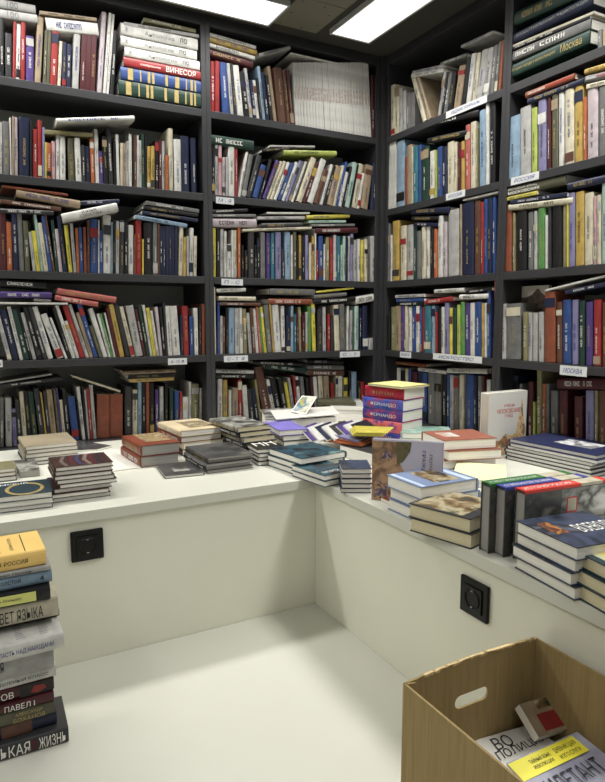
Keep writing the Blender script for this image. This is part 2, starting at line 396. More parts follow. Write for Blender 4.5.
row('A', 0, Mi, '211 215.2 61 r;215.5 220 61 r;223 230 62 b -5;231 234.5 63 l -6;235 238 63 g -6;238.3 244.5 65 w -7;245 250 72 k -6;250.3 253.7 68 l -6;254 257 80 n -4;257.2 260 80 w -4;260.3 263 78 k -4;263.2 266.3 66 s -6;266.5 270 72 n -6;270.5 274 75 k -5;274.5 278 66 T -7;279 287 68 B -5;287.4 291 70 B -5;291.4 295 70 m -5;296 371.5 62.5 w -3 *26 !j;372 375 75 m;375.2 378 75 k;378.2 381.2 76 k', setnote=SET)
lie('A', Mi, 0, '206 54 253 67.5 6.5 m;209 46.5 255 60 4.5 w;209 41 257 54.5 5 u;210 36 256 49 3.5 w;260 57 291 49 4 l;291 53.5 342 66 2 w')
row('A', 1, Mi, '208.5 211.5 150 y;212 215 146 k;215.4 218.3 145 l;218.5 222.3 145 p;222.6 225.6 157 P;226 228.2 157 l;228.5 235 145 w;235.3 238 149 r;238.3 241 152 w 8;241.3 246 155 G 8;246.3 251.5 156 g 11;252 258 166 b 9;258.5 262 160 k 11;262.3 266 161 q 14;266.2 269.5 162 c 14;269.7 273 162 c 14;273.3 276.7 163 w 14;277 281 164 b 14;281.3 285 163 w 14;285.3 288 161 v 14;288.3 291 162 G 14;291.2 293.5 162 w 14;296 302 159 c 15;302.4 306.7 163 m 13;307 313 160 w 13;313.5 318.5 170 B 9;320 323 165 w 11;323.2 326 166 k 10;327 332.7 166 T 8;333 335.8 165 c 7;336 338.3 161 b 7;338.6 342 172 w 6;342.5 345 166 k 6;345.3 350 162 A 6;350.3 351.5 164 k 6;351.8 357 164 c 6;357.3 360 173 w 5;361 368 165 T 3;371 377 163 n')
lie('A', Mi, 1, '209 144 254 150 10 d D220;284 154.5 337 155.5 5 L D200;262 152 296 148.5 2.5 k;270 147 315 147.5 2 l')
row('A', 2, Mi, '212 216.5 228 y;217 220 228 k;220.5 224.2 229 l;224.5 227 231 w;227.4 231.5 244 w;231.8 234 230 w;234.2 237 230 c;238 241 227 o;242 244.5 245 k;245 248.5 250 k;249 255 232 g;255.5 257.3 245 k;257.6 260.5 238 k;261 266 232 G;267 271 233 q;271.5 275 233 t;276 282 232 v;282.3 285 250 g;285.4 291 232 s;291.3 293.2 235 w;293.5 297 232 O;297.4 299 240 k;299.2 302 235 u;302.4 305 236 k;305.5 308.8 235 v;309.2 312 243 c;312.3 314.7 236 u;315 316.6 233 w;317 318.6 250 r;319 323.5 236 b;323.8 325.6 244 w;326 329.5 237 K;330 333.4 238 r;333.6 336.6 235 P;337 340.5 236 t;341 343 245 A;343.3 346 236 A;346.2 348 238 n;348.2 350.2 236 l;350.4 353.6 234 v;354 357.5 240 l;358 361 239 w;361.5 364.5 240 y;365 368 239 c;371 376 236 l')
lie('A', Mi, 2, '243 231.5 312 229 2.5 c;210 227 257 227.3 9 P;211 217 256 217 3 G;211 213.5 248 212 4 k;262 228 303 227 5 g;258 219.5 305 219 3 l;267 214 310 214 2 w;316 233.5 358 232.5 5.5 m;312 226.5 355 226 2.5 G;309 223 346 222.5 2.5 A;307 219 350 217.5 4 y')
row('A', 3, Mi, '212 217 287 c -1;218 220.3 302 b;220.6 223 316 l;223.2 225.5 317 B;226 228.5 308 k;229 235 308 s;235.5 240 308 l -1;240.3 243.7 308 w -3;244 248 309 K -4;249.5 252.7 313 l -4;253 256 308 B -3;256.3 259.6 309 w -5;260 262 307 S -5;262.2 264.5 308 e -5;264.7 267.5 307 y -5;268 273 305 G -4;273.3 275 301 u -4;275.3 282 305 w -3;282.3 286 306 w -1;287 291 315 n;291.3 294 306 s;294.5 297 314 t;297.4 299.2 314 m -1;299.5 302 307 K -1;302.5 305.5 315 m;306 308.3 312 l;308.6 312 306 e -2;313 316.7 302 y -2;318 323 309 g;323.5 327 307 l -2;328 330.7 314 r;331.2 334 315 g;335.3 340.5 305 c -2;341 346 304 G -1;347 349 306 w;350 353 310 l;355 359 306 A;360 362 308 n;363 368 306 n;369 374 338 l;375 378 306 k')
lie('A', Mi, 3, '221 306 261 305 3 B;219 301 256 300.5 4.5 c;217 292.5 246 291.5 4 w;269 304.5 312 304 5.5 R;270 295 315 295 6.5 G;313 304.5 356 301.5 5 k;314 299 347 296 4 G;316 293 354 289 2 y;356 304.5 379 300 7.5 w D130')
row('A', 4, Mi, '218 223 379 w;223.5 228 380 u;229 232 390 w;232.5 238.5 388 T;239 243 380 r -2;245 250 386 w -5;251 255.5 391 g -5;256 260 390 n -6;260.3 263 380 K -7;266 274 368 B -12;274.4 278 380 w -8;278.3 284 378 k -8;285 290 379 k -7;290.3 293.7 383 y -6;294 296.8 378 l -6;297 299 376 r -4;299.5 303 377 w -4;304 308 377 G -4;309 313 378 k -3;313.3 316 377 m -3;316.2 320 377 w -3;320.4 325 376 c -2;325.5 331 374 T -2;332 335.5 383 r -1;335.8 338 375 c;338.2 343 375 w;344 348 378 y;349 351.7 372 k;352 357 372 s;358 361 382 k;361.3 365 382 r;365.5 369 381 o;369.5 375 372 T')
lie('A', Mi, 4, '216 378 254 378.5 4 k;216 373 254 374 4 w;265 368.5 306 373.5 5.5 d;253 364.5 305 366.5 4 k;308 375.5 344 376 5.5 B;308 369.5 344 370 5 G;308 363.5 344 364 4 k')
row('B', 0, C3, '385 389 83 r;390 394 85 c;394.3 398 86 c;398.3 401 88 l;401.2 405 91 l;405.3 414 93 G *2;422 426 79 c -13;427 431 78 T -14;437 440 72 l 6;440.3 442 72 k 6;442.2 446 73 G 5;447 451 72 k 4;452 459 66 T 6;460 464.7 58 k 4;465 470 54 w 5;471 475 53 c 5;475.4 482 50 l 6;482.4 488 48 l 5;489 493 46 G 3;493.3 496 43 G 1;496.8 500 42 R')
lie('B', C3, 0, '412 74 443 67.5 3 l;411 77.5 443 72 3.5 w;461 48 493 33.5 3 l;440 66 466 57 4 G')
row('B', 1, C3, '382.5 395.5 141 w *4 !j2;396 403.5 141 s;404 406 157 R;406.4 411 145 T;411.2 412.4 146 c;412.6 416.8 146 t;417 420 145 b;420.2 428 147 d;429 434 151 w;434.3 436 150 L;436.2 441 147 b;441.3 446 147 n;446.4 453 142 c;453.2 456 142 c;456.3 460 143 m;460.2 463.7 141 u;465 469.5 125 S;470 475 122 c;475.2 477 128 K;478.5 485 110 s;485.3 488.3 101 w;489 494 98 k', setnote=SET)
lie('B', C3, 1, '427 143.5 466 135.5 5.5 k D150;413 131 478 115.5 5.5 k D150')
row('B', 2, C3, '383.5 389 224 G;389.5 391.5 235 w;392 398.5 221 u;400 405.5 226 c;406 412 225 l;412.8 416 226 d;416.4 420.3 231 G;421 425 227 c;425.3 429 227 w;429.4 433 229 k;433.3 436.6 229 o;437 442 216 w;442.4 446 222 P;447.5 458 210 l;459 461 204 T;461.2 473 203 n;473.5 480 201 B;480.4 483 202 r;483.2 487 199 b;487.3 491 198 n;491.3 495 197 b')
lie('B', C3, 2, '414 226 438 226.5 3.5 n;411 220.5 438 220.5 4 k;411 214.5 449 213 6 n;463 201 498 193 2 w')
row('B', 3, C3, '382.5 389 316 k;390 395 307 K;395.3 400 306 T;400.4 404 306 q;404.2 407 306 c;407.4 411 307 w;411.3 415 306 b;415.3 419 306 w;419.2 421.2 307 b;421.4 423.5 307 r;423.8 430 306 t;430.3 434 306 s;434.3 436.6 312 r;437 440 309 k;440.3 443.7 307 w;444 448.5 303 v;449 452 308 y;452.2 455.6 308 d;456 459.7 305 L;460 464 302 e;464.3 469 303 q;469.3 474 303 w;474.4 480.8 302 b;481.1 483.2 303 u;483.4 486.2 303 w;486.5 490 290 b')
lie('B', C3, 3, '397 305.5 423 305.5 3.5 k;396 301.5 424 302 3 b;395 297.5 424 297.5 3 l;425 304.5 452 301 4.5 r;434 293.5 464 291.5 4 w;459 300 488 298 5 w;466 293.5 492 290.5 3 k')
row('B', 4, C3, '383 388 366 n;388.3 391 368 w;391.3 393.3 369 b;394 399 368 w;399.5 404 371 k;404.3 407 369 c;407.3 410 370 b;411 416 372 m;416.4 421 372 n;421.4 426 373 b;427 433.5 372 G;434 440.5 374 G;442 445.5 375 k;446 449 374 b;449.3 453 375 l;453.5 458 376 G;458.5 463 375 c;465 472.5 375 b;473 476 376 n;477 481 376 G;481.4 484 376 m;486 490 380 w')
lie('B', C3, 4, '384 363 425 367.5 3.5 R;418 371.5 446 374 3.5 w;447 373 487 374 5 w')
LTX[('B', 1, 1)] = (('АЛЕКСЕЙ ИВАНОВ', .06, .42, .3, .75, WHITE), ('ПРОИСХОЖДЕНИЕ ЦИВИЛИЗАЦИИ', .44, .92, .3, .75, REDP))
row('B', 0, C4, '597 601 30 G;601.5 606 30 T')
lie('B', C4, 0, '507 78 589 44 12 d D230;504 64.5 590 28.5 9.5 G D230;504 53.5 590 18 3 k D220;511 48 594 13.5 2.5 c D210;513 41.5 592 5.5 9.5 n D200;510 27 596 -11 13 d D230')
row('B', 1, C4, '502 505 92 B;505.5 519 117 s;519.5 530 107 l;531 536 108 L;537 545 99 v;546 550 95 m;551 557 93 O;557.5 563 88 w;564 573 86 c;573.5 582 85 u;583 586 97 o;586.5 597 88 P;598 607 86 G')
lie('B', C4, 1, '527 104 583 83.5 5.5 n;525 97.5 574 79.5 6 R')
lie('B', C4, 1, '586 89 613 82.5 4.5 c;584 82.5 613 76 6.5 G;584 74.5 613 66 5.5 u')
row('B', 2, C4, '502.5 511 205 R;512 514.5 213 K;516 526 212 k;527 532.5 212 G;533 536.5 211 l;537 544.5 208 e;545 547 215 w;547.3 550 205 g;551 561 205 k;562 566 205 K;566.3 568.2 203 y;568.4 574 193 v;574.4 583 192 u;583.3 592 193 c;592.5 596 196 p;596.5 600 195 c;600.5 607 183 A')
lie('B', C4, 2, '508 210.5 572 203.5 6 c;510 204.5 567 196.5 4 n;505 200.5 537 195 3.5 y;505 196.5 565 185 9 O;567 190 613 181 7.5 n')
row('B', 3, C4, '493.5 497.5 280 S;498 500.5 282 w;501 505.5 304 l;506 520 304 G;522.5 527 312 K;527.4 531.5 313 l;532 537 313 l;538 543 312 l;544 554.5 292 R;555.5 561 302 B;561.5 570 300 b;571 577 300 v;578.5 584 301 d;585 592 302 q;593 600 300 r;601 607 302 B')
lie('B', C4, 3, '565 294.5 613 284.5 4 n;545 291.5 613 275 2 w')
row('B', 4, C4, '502 508 376 n;508.5 517 376 n;519 522 384 G;527 532 382 m;532.4 535 402 L;536 541 370 K;541.5 545 384 o;545.5 548.5 384 G;550 557 391 G;558 566 391 m;573 581 397 m;585 593 391 v;593.5 597 391 K;598 606 391 B')
lie('B', C4, 4, '557 389 613 390 11 m')
CY = [('Антология', .28, .66), ]
LTXA = {5: '1', 4: '2', 3: '3'}
def settexts():
    # anthology stack, top shelf left bay, and others found by their spec order
    st = [b for b in BOOKS if b.mode == 'front' and b.group == 'books lying on top, top shelf, left bay'][4:]
    an = noisy('print_grey', rgb(110,110,112), .5, .1)
    for k, b in enumerate(st):
        b.hero = True
        if k in (3, 4, 5):
            b.texts = (('Антология', .30, .68, .3, .66, an), ('по', .76, .85, .3, .72, INK), ('ж', .05, .09, .3, .7, an)); b.run = None
        if k == 2: b.texts = (('ВИНЕСОЯ', .52, .9, .2, .8, WHITE), ('собрание', .2, .45, .3, .6, WHITE)); b.run = None
        if k in (0, 1):
            b.run = None; q = []
            for a0, a1 in ((.08, .14), (.22, .235), (.31, .34), (.36, .39), (.52, .55), (.64, .69), (.77, .785), (.83, .86), (.88, .90)):
                g = G(); g.prism([(b.T*.06, -.0005), (b.T*.94, -.0005), (b.T*.94, .002), (b.T*.06, .002)], b.H*a0, b.H*a1, 0, b.f())
                q.append(('gold_spine_band', g, [GOLD]))
            b.extra = tuple(q)
settexts()
def find(group_part, code, k=0, mode='front'):
    c = [b for b in BOOKS if b.mode == mode and b.group and group_part in b.group and b.color == code]
    return c[k] if k < len(c) else None
b = find('lying on top, third shelf, left', 'w'); b.run = None; b.texts = (('СТРУКТУРА', .3, .7, .12, .48, INK), ('И ЯЗЫК', .35, .62, .55, .88, INK)); b.hero = True
for k in (0, 1):
    b = find('lying on top, top shelf, left', 'l', k); b.run = None; b.texts = (('100', .2, .5, .15, .85, noisy('print_grey', rgb(110,110,112))),)
b = find('lying on top, top shelf, right', 'd'); b.run = None; b.texts = (('История города в иллюстрациях', .06, .62, .32, .62, GOLD), ('Москва', .68, .92, .2, .8, GOLD))
b = find('lying on top, top shelf, right', 'n'); b.run = None; b.texts = (('ИЛЛЮСТРИРОВАННАЯ ЭНЦИКЛОПЕДИЯ', .05, .95, .35, .7, noisy('print_pale', rgb(150,160,150))),)
b = find('lying on top, third shelf, right', 'O'); b.run = None; b.texts = (('История улиц', .06, .55, .55, .85, WHITE), ('московских', .06, .6, .15, .45, WHITE))

# ------------------------------------------------------------------ stacks on the counters
CT = .4225
SN = ['topmost', 'second from top', 'third from top', 'fourth from top', 'fifth from top', 'sixth from top', 'seventh from top', 'eighth from top', 'ninth from top']
def stack(fb, ytop, Lp, Rp, n, cols, side, desc, where, base=CT, jit=.006, paper=None, hard=True, tops=None, shifts=None, cat='book', name='book', D=None, order=None, ths=None, clampw=None):
    P = onZ(fb[0], fb[1], base)
    d = ray(fb[0], ytop); t = math.hypot(P.x, P.y)/math.hypot(d.x, d.y); zt = CZ+d.z*t
    PL = onZ(Lp[0], Lp[1], zt); PR = onZ(Rp[0], Rp[1], zt)
    v = PR-P; v.z = 0; w_ = PL-P; w_.z = 0
    W = v.length; Dd = w_.length; yaw = math.atan2(v.y, v.x)
    # average yaw from both directions
    yaw2 = math.atan2(w_.y, w_.x)-PI/2
    dy = (yaw2-yaw+PI) % (2*PI)-PI
    yaw += dy*(.8 if side == 'left' else Dd/(W+Dd)) if abs(dy) < .9 else 0
    if clampw: W = min(W, clampw[0]*KS); Dd = min(Dd, clampw[1]*KS)
    jit *= KS
    tot = zt-base
    print('STACK', desc[:24], 'P', tuple(round(q, 3) for q in P), 'W %.3f D %.3f h %.3f yaw %.1f dyaw %.1f' % (W, Dd, tot, math.degrees(yaw), math.degrees(dy)))
    th = ths or [tot/n]*n; sm = sum(th); th = [q*tot/sm for q in th]
    z = base
    out = []
    for i in range(n):
        k = n-1-i
        sx = sy = 0; dr = 0
        if i: sx, sy = random.uniform(-jit, jit), random.uniform(-jit, jit); dr = random.uniform(-.02, .02)
        if shifts: sx += shifts[k][0]*KS; sy += shifts[k][1]*KS
        T = th[k]-.0004
        M = Matrix.Translation((P.x, P.y, z)) @ Matrix.Rotation(yaw+dr*.5, 4, 'Z') @ Matrix.Translation((sx, sy, 0))
        c = cols[k % len(cols)]
        if side in ('front', 'back'): bH, bD = W, Dd
        else: bH, bD = Dd, W
        ex = ()
        if k == 0 and tops: ex = tops(W, Dd, T)
        ps = {1: ['topmost'], 2: ['upper', 'lower'], 3: ['topmost', 'middle', 'bottom']}.get(n) or SN[:n-1]+['bottom']
        lab = f'{desc}, {ps[k]} of the stack {where}' if n > 1 else f'{desc} {where}'
        r = (random.randrange(14), .1, .8, .3, .7) if side in ('front', 'left') and T > .008 else None
        b = Book(T, bD, bH, side, M, c, lab, cat, name, f'{desc.split(" with ")[0]}s stacked {where}'[:90] if n > 1 else None, hero=True, paper=paper, hard=hard, run=r, extra=ex)
        z += th[k]; out.append(b)
    return out[::-1]
def pic_top(nm, mat, fx0=.08, fy0=.08, fx1=.92, fy1=.92):
    return lambda W, D, T: (rec_top(nm, W*fx0, D*fy0, W*fx1, D*fy1, T, mat),)
M_TEAL = noisy('cover_slate_teal', rgb(42,58,66), .35, .12, 10); M_TAUPE = noisy('cover_taupe', rgb(150,138,116), .4, .2, 9)
M_DKBR = noisy('cover_dark_brown', rgb(62,40,36), .35, .3, 20); M_SEPIA = noisy('cover_red_brown', rgb(118,62,44), .4, .15, 10)
M_BEIGE = noisy('cover_beige', rgb(196,180,148), .5, .12, 12); M_GREYD = picture('cover_dark_grey_photo', [(44,44,46),(70,70,70),(96,94,90)], 12)
M_BW = picture('cover_black_and_white_photo', [(36,36,36),(90,90,86),(170,168,160),(60,60,60)], 14)
M_PURP = noisy('cover_violet', rgb(122,112,186), .4, .18, 14); M_NIGHT = picture('cover_night_blue_painting', [(14,18,26),(22,34,46),(48,84,96),(24,40,60),(110,140,140)], 13)
M_SLATE = picture('cover_sea_painting', [(30,34,44),(66,76,100),(40,44,54),(110,116,130)], 10)
M_LBLUE = noisy('cover_light_blue', rgb(118,134,166), .35, .06, 10); M_BATTLE = picture('battle_painting', [(52,50,38),(120,96,60),(180,170,140),(70,64,50)], 22)
M_ORNG = noisy('cover_terracotta', rgb(142,86,68), .5, .12, 30); M_NAVY = noisy('cover_navy_cloth', rgb(34,40,74), .45, .1, 60)
M_CREAMP = noisy('cover_pale_yellow', rgb(224,218,176), .5, .06)
def teal_top(W, D, T):
    g = G()
    n = 40
    for i in range(n):
        if i in (9, 10, 11): continue
        a = 2*PI*i/n; b2 = a+.11
        r0, r1 = .034, .043
        cx, cy = W*.66, D*.40
        sx, sy = 1.15, 1.5
        g.add([(cx+sx*r*math.cos(q), cy+sy*r*math.sin(q), T+.0005) for r, q in ((r0, a), (r1, a-.04), (r1, b2+.05), (r0, b2))], [(0,1,2,3)])
    return (('cover_wreath', g, [GOLD]), top_text('cover_title', 'Пермский', W*.12, D*.72, W*.7, D*.88, T+.0005, WHITE))
def stripes_top(W, D, T):
    out = []
    for i, (x, c) in enumerate([(.18, (104,92,84)), (.34, (86,40,46)), (.44, (58,62,92)), (.58, (124,106,98)), (.68, (84,34,42)), (.8, (40,34,42))]):
        g = G(); g.add([(W*x, D*.03, T+.0004), (W*(x+.07), D*.03, T+.0004), (W*(x+.02), D*.5, T+.0004), (W*(x+.12), D*.97, T+.0004), (W*(x+.05), D*.97, T+.0004), (W*(x-.05), D*.5, T+.0004)], [(0,1,2,5),(5,2,3,4)])
        out.append(('cover_stripe', g, [noisy('stripe_%d' % i, rgb(*c), .35, .1)]))
    return tuple(out)
LC = 'on the left counter'
stack((53.5,507), 493.5, (40,474), (54,507), 3, [M_TEAL, M_TEAL, 'l'], 'left', 'x', 'x') if 0 else None
def stack2(P, yaw, W, D, ths, cols, side, desc, where, **kw):
    """same but straight from metric values; P = front-left bottom corner"""
    P = Vector(P); z = P.z; n = len(ths); out = []; W *= KS; D *= KS; ths = [t_*KS for t_ in ths]; kw['jit'] = kw.get('jit', .004)*KS; kw['shifts'] = [(a_*KS, b_*KS) for a_, b_ in kw['shifts']] if kw.get('shifts') else None
    sh = kw.get('shifts'); jit = kw.get('jit', .004); tops = kw.get('tops')
    for i in range(n):
        k = n-1-i; sx = sy = dr = 0
        if i: sx, sy, dr = random.uniform(-jit, jit), random.uniform(-jit, jit), random.uniform(-.015, .015)
        if sh: sx += sh[k][0]; sy += sh[k][1]
        T = ths[k]-.0004
        M = Matrix.Translation((P.x, P.y, z)) @ Matrix.Rotation(yaw+dr, 4, 'Z') @ Matrix.Translation((sx, sy, 0))
        bH, bD = (W, D) if side in ('front', 'back') else (D, W)
        ps = {1: ['topmost'], 2: ['upper', 'lower'], 3: ['topmost', 'middle', 'bottom']}.get(n) or SN[:n-1]+['bottom']
        lab = f'{desc}, {ps[k]} of the stack {where}' if n > 1 else f'{desc} {where}'
        r = (random.randrange(14), .1, .8, .3, .7) if side in ('front', 'left') and T > .008 else None
        out.append(Book(T, bD, bH, side, M, cols[k % len(cols)], lab, kw.get('cat', 'book'), kw.get('name', 'book'), f'{desc}s stacked {where}'[:90] if n > 1 else None,
                        hero=True, paper=kw.get('paper'), hard=kw.get('hard', True), run=r, extra=tops(W, D, T) if (tops and k == 0) else ()))
        z += ths[k]
    return out[::-1]
def corner(x, y, z=CT): p = onZ(x, y, z); return (p.x, p.y, z)
# S1 teal stack, far left (front-right corner at px 53,507)
q = onZ(53, 507, CT)
stack2((q.x-.25*KS, q.y+.012, CT), -.06, .25, .19, [.022, .018, .016], [M_TEAL, 'w', 'n'], 'back', 'teal-covered book with a gold wreath pile', 'at the far left counter edge', tops=teal_top)
for b_, lb in zip(BOOKS[-3:], ['bottom', 'middle', 'topmost']):
    b_.label = {'topmost': 'slate-teal book with a gold wreath on its cover, topmost at the far-left counter edge', 'middle': 'pale book right under the slate-teal wreath book on the left counter', 'bottom': 'bottom book of the stack under the teal wreath cover, far-left counter'}[lb]
    b_.group = 'books stacked at the far-left counter edge'
stack((54,503), 468, (42,458), (113,466), 8, [M_DKBR], 'left', 'dark brown thin album', 'with red-striped cover, left counter', hard=True, tops=stripes_top, clampw=(.2, .26), shifts=[(0,0),(.0,0),(-.004,0),(.012,0),(.018,0),(.0,0),(-.01,0),(-.008,0)])
stack((25,466.5), 447, (13,437), (78,444), 5, [M_TAUPE, 'G', M_TAUPE, 'G', 'g'], 'left', 'taupe-covered album', 'behind the striped albums', clampw=(.24, .28))
q = onZ(17, 480, CT)
stack2((q.x-.2*KS, q.y, CT), 0, .2, .15, [.016, .016, .018], ['K', 'B', 'g'], 'back', 'khaki-topped book', 'at the left frame edge')
# brown art volumes
stack((139.5,468), 446, (117,436), (181,443), 2, [M_SEPIA], 'left', 'thick red-brown art volume with grey pages', 'on the left counter', paper=PG_GREYF, tops=pic_top('cover_painting', picture('sepia_painting', [(90,50,36),(170,150,112),(120,100,70),(200,186,150)], 20), .28, .25, .97, .97), clampw=(.24, .3))
stack((181,456), 431, (158,419), (216,425), 4, [M_BEIGE, M_SEPIA, M_BEIGE, M_DKBR], 'left', 'beige-topped brown-spined book', 'behind the red-brown volumes', tops=pic_top('cover_engraving', picture('sepia_engraving', [(178,164,134),(120,104,80),(196,180,150)], 26), .35, .2, .95, .8), clampw=(.24, .3))
stack((165,479), 476, (148,465), (206,474), 1, [M_GREYD], 'right', 'thin dark-grey album with faint lettering', 'lying alone at the left counter middle', tops=pic_top('cover_emblem', M_BW, .3, .25, .7, .65), clampw=(.25, .3))
stack((207,474), 458, (184,446), (254,453), 5, [M_GREYD, 'g', 'G', 'g', 'G'], 'left', 'dark-grey photo album', 'left of the counter corner', paper=PG_GREYF, clampw=(.26, .3))
stack((258,466), 450, (245,440), (284,446.5), 4, ['k', 'g', 'k', 'g'], 'right', 'small black album with white-lettered cover', 'near the counter corner', clampw=(.17, .24),
      tops=lambda W, D, T: (top_text('cover_lettering', 'НН', W*.15, D*.3, W*.9, D*.75, T+.0005, WHITE),))
stack((247,459), 427, (216,413), (267,421.5), 6, [M_BW, 'k', M_BW, 'g', 'k', 'g'], 'left', 'cream-paged black-and-white photo book', 'behind the small black albums', paper=PG_CREAM, clampw=(.24, .3), jit=.004,
      shifts=[(-.045,.01),(-.036,.006),(-.022,.004),(-.01,0),(0,0),(0,0)])
stack((284,453), 430, (267,420), (312,427.5), 4, [M_PURP, 'g', 'k', 'n'], 'right', 'violet-topped book', 'at the back of the counter corner', clampw=(.22, .26), shifts=[(-.02,0),(-.01,0),(0,0),(0,0)])
# corner night-blue books
stack((300.5,477), 458, (275.5,446), (345.5,447.5), 3, [M_NIGHT], 'right', 'dark-blue illustrated hardcover with white pages', 'on the counter corner', clampw=(.24, .24), ths=[.03,.026,.026],
      shifts=[(0,0),(-.004,.003),(0,.004)])
stack((324,488), 479, (302.5,464), (346,471), 2, [M_NIGHT], 'right', 'dark-blue painted hardcover', 'overhanging the counter corner', clampw=(.2, .22), shifts=[(.0,.005),(-.0,0)], tops=lambda W, D, T: (top_text('cover_title', 'ОПЕРАЦИЯ', W*.2, D*.15, W*.8, D*.28, T+.0005, WHITE),)) if 0 else None
P = onZ(324.5, 487.5, CT)
stack2(P, math.radians(8), .165, .215, [.022, .024], [M_NIGHT], 'right', 'dark teal-painted hardcover', 'overhanging the inner counter corner', jit=.003, tops=lambda W, D, T: (top_text('cover_title', 'МОРСКИЕ', W*.15, D*.12, W*.85, D*.24, T+.0005, WHITE),))
P = onZ(371, 493, CT)
stack2((P.x, P.y, CT), math.radians(62), .15, .11, [.02, .018, .019, .018, .017], [M_SLATE, 'n', 'n', 'n', 'n'], 'right', 'navy-edged white-paged book', 'left of the standing art book', jit=.003)
# right counter
stack((422,524.5), 487, (390,474), (479,477), 3, [M_LBLUE], 'right', 'light-blue history hardcover', 'on the right counter edge', clampw=(.26, .21), shifts=[(-.01,0),(.002,0),(0,0)], ths=[.036,.034,.034],
      tops=lambda W, D, T: (rec_top('cover_painting', W*.32, D*.12, W*.74, D*.9, T, M_BATTLE), rec_top('title_band', W*.80, D*.02, W*.9, D*.98, T, noisy('pale_band', rgb(190,204,226), .4, .05)), rec_top('title_band', W*.04, D*.02, W*.1, D*.98, T, noisy('pale_band', rgb(190,204,226), .4, .05))))
stack((471,549.5), 519.5, (423.5,500), (492,500), 2, ['g'], 'right', 'dark hardcover with a battle painting', 'beside the three upright volumes', clampw=(.22, .21), paper=PG_CREAM,
      tops=pic_top('cover_painting', M_BATTLE, .05, .15, .95, .95))
# terracotta stack
stack((443,470), 440.5, (421,425), (503,434.5), 3, [M_ORNG], 'back', 'terracotta-covered white-paged hardcover', 'behind the standing art book', clampw=(.25, .22), ths=[.03,.028,.026],
      tops=lambda W, D, T: (rec_top('cover_crest', W*.15, D*.3, W*.45, D*.75, T, picture('crest_white', [(230,228,220),(200,190,180),(176,92,64)], 18)),), shifts=[(0,0),(.02,-.01),(.0,0)])
q = onZ(403, 440, CT+.024)
stack2((q.x, q.y+.02, CT), math.radians(-35), .26, .2, [.03, .034], ['A', 'w'], 'left', 'pale-green flat boxed edition', 'behind the terracotta stack', tops=pic_top('cover_map', picture('pale_map', [(170,200,196),(120,160,140),(206,222,220)], 12), .03, .03, .97, .97))
# navy flat albums
stack((594,479), 455.5, (513,437), (640,442), 6, [M_NAVY], 'back', 'large flat navy album', 'at the right edge', clampw=(.28, .42), jit=.012,
      tops=lambda W, D, T: (rec_top('cover_photo', W*.36, D*.2, W*.8, D*.62, T, picture('bw_ship_photo', [(200,200,200),(90,90,96),(230,230,230),(60,62,70)], 14)),), shifts=[(0,0),(-.0,-.005),(.0,0),(-.006,.01),(0,.01),(.0,.01)])
# sea battle books
stack((574,601), 546, (521.5,516), (640,530), 4, [M_SLATE], 'right', 'dark sea-battle hardcover', 'before the three upright volumes', clampw=(.25, .2), shifts=[(0,0),(.002,.003),(-.004,.012),(0,.0)], ths=[.034,.033,.033,.033],
      tops=lambda W, D, T: (top_text('cover_title', 'ВОЕВОДЫ', W*.42, D*.3, W*.98, D*.62, T+.0005, WHITE), rec_top('cover_emblem', W*.1, D*.42, W*.26, D*.8, T, picture('orange_emblem', [(200,110,40),(60,50,50),(230,150,70)], 30))))
P = onZ(576, 600, CT)
stack2((P.x-.003, P.y-.062, CT), math.radians(-10), .2, .135, [.034, .035, .036], [noisy('cover_deep_teal', rgb(34,56,66), .35, .1)], 'right', 'deep-teal hardcover with cream pages', 'at the lower right frame edge', paper=PG_CREAM, jit=.002, shifts=[(.008,0),(0,0),(0,0)],
       tops=pic_top('cover_flower', picture('yellow_flower', [(60,70,80),(220,200,80),(180,190,170)], 24), .1, .2, .9, .9))
# pale yellow flat magazine behind the light-blue stack
P = onZ(452, 476, CT+.03)
stack2((P.x, P.y, CT), math.radians(-45), .2, .28, [.012, .018], [M_CREAMP, 'w'], 'right', 'pale-yellow flat magazine', 'between light-blue and navy stacks', cat='magazine', name='magazine', hard=False)
# thick novels with bright painted spines
P = onZ(402, 443, CT)
d = ray(402, 389); t = math.hypot(P.x, P.y)/math.hypot(d.x, d.y); NH = CZ+d.z*t-CT
NOV = [noisy('spine_crimson', rgb(170,40,60), .35, .3, 40), picture('spine_blue_red', [(40,60,140),(70,90,180),(160,50,70)], 30), picture('spine_blue_violet', [(36,50,120),(80,60,140),(180,60,80)], 30), picture('spine_red_pink', [(200,60,50),(220,110,110),(80,60,140)], 30), picture('spine_red_blue', [(180,50,60),(60,70,160),(40,50,120)], 30)]
bs = stack2((P.x, P.y, CT), math.radians(18), .2, .25, [v_*NH/.212/KS for v_ in (.046, .044, .043, .045, .034)], NOV, 'left', 'thick bright-spined novel', 'in the counter corner', jit=.003, shifts=[(.004,0),(-.006,0),(-.004,.0),(-.008,0),(-.008,0)])
for b_ in bs: b_.run = None; b_.texts = (('ФЕРНАНДО', .15, .8, .3, .66, WHITE),) if b_ in bs[1:3] else (('ФЕРМАН', .25, .8, .3, .62, GOLD),)
bs[0].label = 'thick crimson-spined novel just under the thin yellow book, counter corner'
# thin yellow book on top of the novels
zt = CT+NH+.0005
stack2((P.x-.015, P.y-.012, zt), math.radians(12), .22, .24, [.012], ['y'], 'right', 'thin yellow-edged book lying', 'on top of the bright-spined novels', tops=pic_top('cover_panel', noisy('cover_pale_lemon', rgb(226,220,150), .4, .05), .03, .03, .97, .97))
